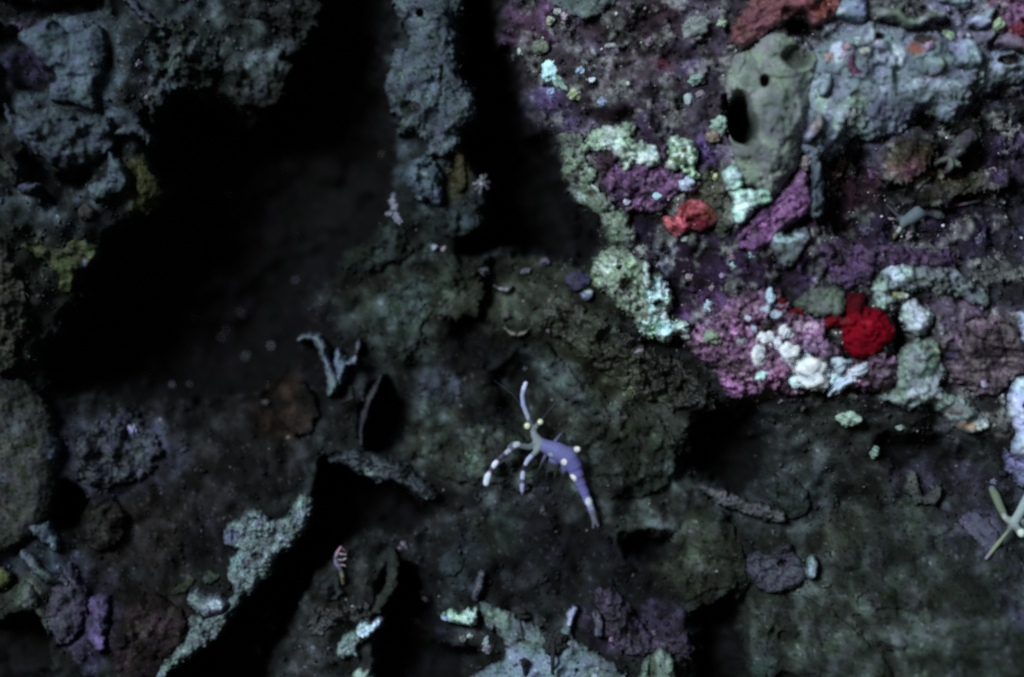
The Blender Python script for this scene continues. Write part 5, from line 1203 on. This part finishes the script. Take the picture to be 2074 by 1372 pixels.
# --- the grey shrimp in the right recess
dz = float(bil(TOP, 1850, 440)) - 30
root = empty('shrimp', 1848, 438, dz, 'small blurred grey shrimp with thin limbs in the dark right recess', 'shrimp', SHG)
ch = [at([(1826, 452, 0, 9), (1838, 444, -3, 13), (1852, 434, -3, 14), (1870, 428, 0, 10), (1888, 426, 3, 8), (1904, 421, 6, 4.5), (1938, 417, 12, 3.4), (1966, 411, 18, 3), (1984, 407, 24, 2.4)]),
      at([(1874, 430, 0, 9), (1894, 437, 2, 9.5), (1901, 440, 4, 6)]),
      at([(1826, 450, 0, 7), (1806, 447, -6, 3.2), (1786, 445, -8, 3.2), (1772, 438, -8, 3.2), (1764, 432, -6, 2)]),
      at([(1824, 448, 0, 7), (1808, 436, -4, 3), (1790, 418, -2, 2.2)]),
      at([(1826, 452, 0, 8), (1813, 470, -8, 4.6), (1800, 486, -10, 4.6), (1790, 502, -8, 5), (1784, 511, -6, 3)]),
      at([(1840, 455, 0, 5), (1846, 470, 10, 2.4), (1850, 486, 34, 1.6)]), at([(1860, 446, 0, 5), (1872, 466, 12, 2.4), (1880, 480, 34, 1.6)])]
Vb, Fb = limbs(ch, 1.4, 3.5)
marks = [(1846, 437, (26, 18, -25), (84, 102, 112), .8), (1828, 450, (14, 14, 0), (86, 104, 110), .8), (1894, 437, 11, (78, 88, 88), .6), (1813, 468, (6, 7, 0), (132, 140, 134), 1),
         (1800, 486, (6, 14, 35), (96, 90, 62), .85), (1786, 508, 7, (140, 136, 124), 1), (1787, 445, (16, 5, 0), (140, 112, 132), .9), (1940, 417, (14, 6, 0), (120, 98, 116), .8),
         (1870, 428, (10, 10, 0), (72, 82, 98), .6)]
child('body', Vb, Fb, lay(Vb, marks, (70, 74, 86), .5), M_SHRIMP, root)

# --- the shrimp at the right edge
dz = float(bil(TOP, 2045, 1050)) - 34
root = empty('shrimp', 2045, 1050, dz, 'pale green shrimp at the right edge with one straight arm pointing down', 'shrimp', SHG)
ch = [at([(2040, 1058, 0, 10), (2052, 1036, -4, 10), (2066, 1012, -6, 12), (2082, 988, -4, 14), (2100, 960, 0, 14)]),
      at([(2038, 1056, 0, 9), (2024, 1044, -4, 7), (2014, 1024, 0, 8), (2006, 1002, 10, 9), (2000, 988, 24, 7)]),
      at([(2036, 1062, -2, 6), (2026, 1074, -8, 3.8), (2006, 1098, -10, 4.6), (1985, 1125, -8, 3.8)]),
      at([(2044, 1062, -2, 7), (2056, 1075, -6, 9)]),
      at([(2058, 1050, 0, 6), (2074, 1080, 14, 3), (2082, 1110, 34, 2)])]
Vb, Fb = limbs(ch, 1.5, 4.0)
marks = [(2012, 1016, (16, 28, -25), (92, 108, 88), .9), (2028, 1045, (14, 8, 30), (140, 154, 148), .9), (2056, 1075, 10, (170, 192, 182), 1), (2008, 1096, (10, 30, 40), (108, 124, 96), 1),
         (1988, 1122, 9, (110, 108, 124), 1), (2050, 1040, (16, 26, 30), (124, 146, 148), .95), (2074, 1000, (26, 34, 30), (128, 150, 152), .95), (2029, 1034, (6, 8, 0), (50, 58, 50), 1)]
child('body', Vb, Fb, lay(Vb, marks, (104, 118, 116), .62), M_SHRIMP, root)

# --- the tiny hydroid over the gully
dz = float(bil(TOP, 692, 1182)) - 20
root = empty('hydroid', 693, 1178, dz, 'tiny hydroid with comb-like side branches above the black gully', 'hydroid')
Vb, Fb = limbs([at([(694, 1182, 20, 4.2), (693, 1168, 4, 4.2), (688, 1152, 0, 4.6), (681, 1142, 0, 5.0), (680, 1130, -2, 4.6), (683, 1120, -2, 4), (690, 1109, -2, 2.6)])], 1.0, 2.0)
child('stalk', Vb, Fb, lay(Vb, [(694, 1170, (6, 16, 0), (104, 104, 78), 1), (684, 1118, 8, (126, 98, 120), 1), (679, 1142, 8, (96, 92, 122), 1), (690, 1109, 5, (140, 84, 120), 1)], (66, 68, 86), 1), M_NOD, root)
for pts, cc in (([(691, 1109, -2, 2), (698, 1116, -2, 2), (703, 1120, 0, 1.4)], (70, 60, 68)), ([(684, 1121, -2, 1.8), (692, 1123, -3, 2.2), (701, 1124, -2, 1.6)], (132, 116, 130)),
                ([(682, 1134, -2, 1.8), (694, 1135, -3, 1.8), (700, 1132, -3, 2.4)], (128, 112, 126)), ([(686, 1146, 0, 1.8), (694, 1145, -2, 1.8), (699, 1147, -2, 1.8)], (136, 104, 116))):
    Va, Fa = limbs([at(pts)], 0.8, 1.0)
    child('polyp', Va, Fa, lay(Va, [], cc, 1), M_NOD, root)

# --- star-shaped polyp right of the pillar
dz = float(bil(TOP, 972, 366)) - 10
dz = min(dz, 60.0)
root = empty('star_polyp', 974, 366, dz, 'small pale star-shaped polyp with spread arms on the right side of the pillar', 'polyp')
Vb, Fb = limbs([at([(974, 372, -6, 5), (972, 366, -2, 6), (958, 372, 40, 7)])], 1.2, 2.0)
child('base', Vb, Fb, lay(Vb, [(973, 372, 5, (128, 138, 158), 1)], (76, 84, 94), 1), M_NOD, root)
for x1, y1, cc in ((975, 356, (88, 94, 104)), (988, 380, (66, 66, 76)), (964, 382, (60, 66, 74)), (990, 368, (52, 56, 64)), (972, 390, (80, 76, 94)), (960, 371, (96, 88, 98)), (984, 354, (56, 60, 66))):
    Va, Fa = limbs([at([(973, 368, -4, 3.6), ((973 + x1) / 2 + 2, (368 + y1) / 2, -8, 3.2), (x1, y1, -4, 4.0)])], 1.1, 1.0)
    child('tentacle', Va, Fa, lay(Va, [], cc, 1), M_NOD, root)

# --- dark stalked tufts on the pale bottom sheet
for lab, head, foot, hr in (('dark tuft on a thick tapering stalk in front of the pale bottom sheet', (1121, 1300), (1118, 1360), (21, 19)),
                            ('dark tuft with a hair-thin stalk, upper left of the thick-stalked one', (1050, 1246), (1061, 1298), (18, 11)),
                            ('short dark stalk with a small frayed head at the foot of the hair-thin one', (1061, 1338), (1064, 1364), (7, 8))):
    d = float(bil(TOP, head[0], head[1])) - 12
    d2 = float(bil(TOP, foot[0], foot[1])) - 6
    root = empty('stalked_tuft', foot[0], foot[1], d2, lab, 'stalked tuft', 'dark stalked tufts on the pale sheet')
    rr = {21: (4.6, 3.0), 18: (2.0, 1.4), 7: (5.0, 4.2)}[hr[0]]
    Vb, Fb = limbs([[(head[0], head[1], d, rr[0]), ((head[0] * .4 + foot[0] * .6), (head[1] * .4 + foot[1] * .6), d2 - 3, rr[0]), (foot[0], foot[1], d2 + 4, rr[1])]], 1.1, 2.0)
    child('stalk', Vb, Fb, lay(Vb, [], (30, 34, 38), 1), M_DARK, root)
    p = IV.copy(); r = np.ones(len(p))
    for k in range(6):
        dr = rng.normal(size=3); dr /= np.linalg.norm(dr); r += .14 * np.sin(p @ dr * (3 + 2 * k) + k)
    r += .1 * rng.normal(size=len(p)); p = p * r[:, None]
    Vh = np.stack([head[0] + p[:, 0] * hr[0], head[1] + p[:, 1] * hr[1], d + p[:, 2] * 9], 1)
    child('head', Vh, IF, np.tile(col(32, 34, 36), (len(Vh), 1)) * (.7 + .6 * rng.random((len(Vh), 1))), M_DARK, root)

# ------------------------------------------------------------------ loose stuff nobody could count
def scatter(name, label, n, size, mat, seed, mode):
    r = np.random.default_rng(seed)
    v0, f0 = ico(0)
    x = r.uniform(-60, 2134, n); y = r.uniform(-60, 1432, n)
    dep = bil(WDEP, x, y)
    cl = fbm(x, y, 46, 3, seed)
    top = bil(TOP, x, y); onrock = top > bil(WD, x, y) - 4
    if mode == 'turf':
        keep = (dep < 90) & onrock & (cl > -0.12)
    else:
        oc = sdf(MOUND, x, y) > 0; fp, fd = froth(x, y)
        keep = (np.where(oc, 1.2 * fp - .6 * fd + .5 * cl, cl - .35) + r.uniform(-.3, .3, n) > 0.12) & (r.random(n) < np.where(dep > 90, .12, 1.0)) & (onrock | (r.random(n) < .25))
    x = x[keep]; y = y[keep]; top = top[keep]; dep = dep[keep]; n = len(x)
    sz = size[0] + (size[1] - size[0]) * r.random(n) ** 2.5
    p = v0[None] * (1 + .35 * r.normal(size=(n, 12, 1)))
    el = r.uniform(.6, 1.5, (n, 1, 3)) if mode == 'turf' else r.uniform(.7, 1.25, (n, 1, 3))
    p = p * el * sz[:, None, None]
    a = r.uniform(0, 6.28, n)[:, None]
    q = np.stack([p[..., 0] * np.cos(a) - p[..., 1] * np.sin(a) + x[:, None], p[..., 0] * np.sin(a) + p[..., 1] * np.cos(a) + y[:, None], p[..., 2] + (top - sz * .25)[:, None]], -1)
    ix = np.clip(((x + 300) / g).astype(int), 0, len(xs) - 1); iy = np.clip(((y + 300) / g).astype(int), 0, len(ys) - 1)
    wc = WCOL[iy, ix]
    if mode == 'turf':
        c = wc * r.uniform(.5, 1.6, (n, 1)) * r.uniform(.85, 1.15, (n, 3))
    else:
        t = r.random((n, 1))
        c = np.where(t < .5, col(110, 100, 112), np.where(t < .8, col(100, 110, 102), col(176, 178, 186))) * r.uniform(.25, 1.15, (n, 1))
        c = c * np.where((y < 830) & (x > 1040), 1.15, .4)[:, None]  # grains off the outcrop darkened, the falloff of light painted in
    cc = np.repeat(np.clip(c, .002, .8), 12, 0)
    Ff = (f0[None] + (np.arange(n) * 12)[:, None, None]).reshape(-1, 3)
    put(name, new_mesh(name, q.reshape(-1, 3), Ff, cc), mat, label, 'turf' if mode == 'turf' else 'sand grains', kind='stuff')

scatter('algal_turf', 'short dull algal turf covering the bare parts of the reef wall', 15000, (1.8, 5.5), M_TURF, 5, 'turf')
scatter('sand_grains', 'pale and pinkish sand grains and specks caught all over the reef', 17000, (.8, 3.6), M_NOD, 9, 'sand')

def threads(name, label, n, seed):
    """short hair-thin strands of algae and detritus standing off the growth"""
    r = np.random.default_rng(seed)
    VV = []; FF = []; CC = []; base = 0
    m = 0
    while m < n:
        x, y = r.uniform(-20, 2094), r.uniform(-20, 1392)
        if float(bil(WDEP, x, y)) > 70 or (x < 1000 and r.random() < .45): continue
        m += 1
        d = float(bil(TOP, x, y)) + 1
        a = r.uniform(0, 6.28); L = r.uniform(5, 15); el = r.uniform(.3, 1.1); w0 = r.uniform(.35, .8)
        pts = []
        for k in range(5):
            pts.append((x, y, d, w0 * (1 - .16 * k)))
            a += r.normal() * .45
            x += math.cos(a) * L * .25; y += math.sin(a) * L * .25; d -= el * L * .22; el *= .8
        iy = int(min(max((pts[0][1] + 300) / g, 0), len(ys) - 1)); ix = int(min(max((pts[0][0] + 300) / g, 0), len(xs) - 1))
        c = np.clip(WCOL[iy, ix] * r.uniform(1.0, 2.4) + .003, .003, .5)
        for p in pts:
            for k in range(3):
                q = k * 2.0944
                VV.append((p[0] + math.cos(q) * p[3], p[1] + math.sin(q) * p[3], p[2] + (k - 1) * p[3] * .8)); CC.append(c)
        for k in range(4):
            for j in range(3):
                b0 = base + k * 3
                FF.append((b0 + j, b0 + (j + 1) % 3, b0 + 3 + (j + 1) % 3, b0 + 3 + j))
        base += 15
    put(name, new_mesh(name, np.array(VV), np.array(FF), np.array(CC)), M_TURF, label, 'algae', kind='stuff')

threads('algae_threads', 'fine hair-like algae strands scattered over the whole reef', 1500, 21)
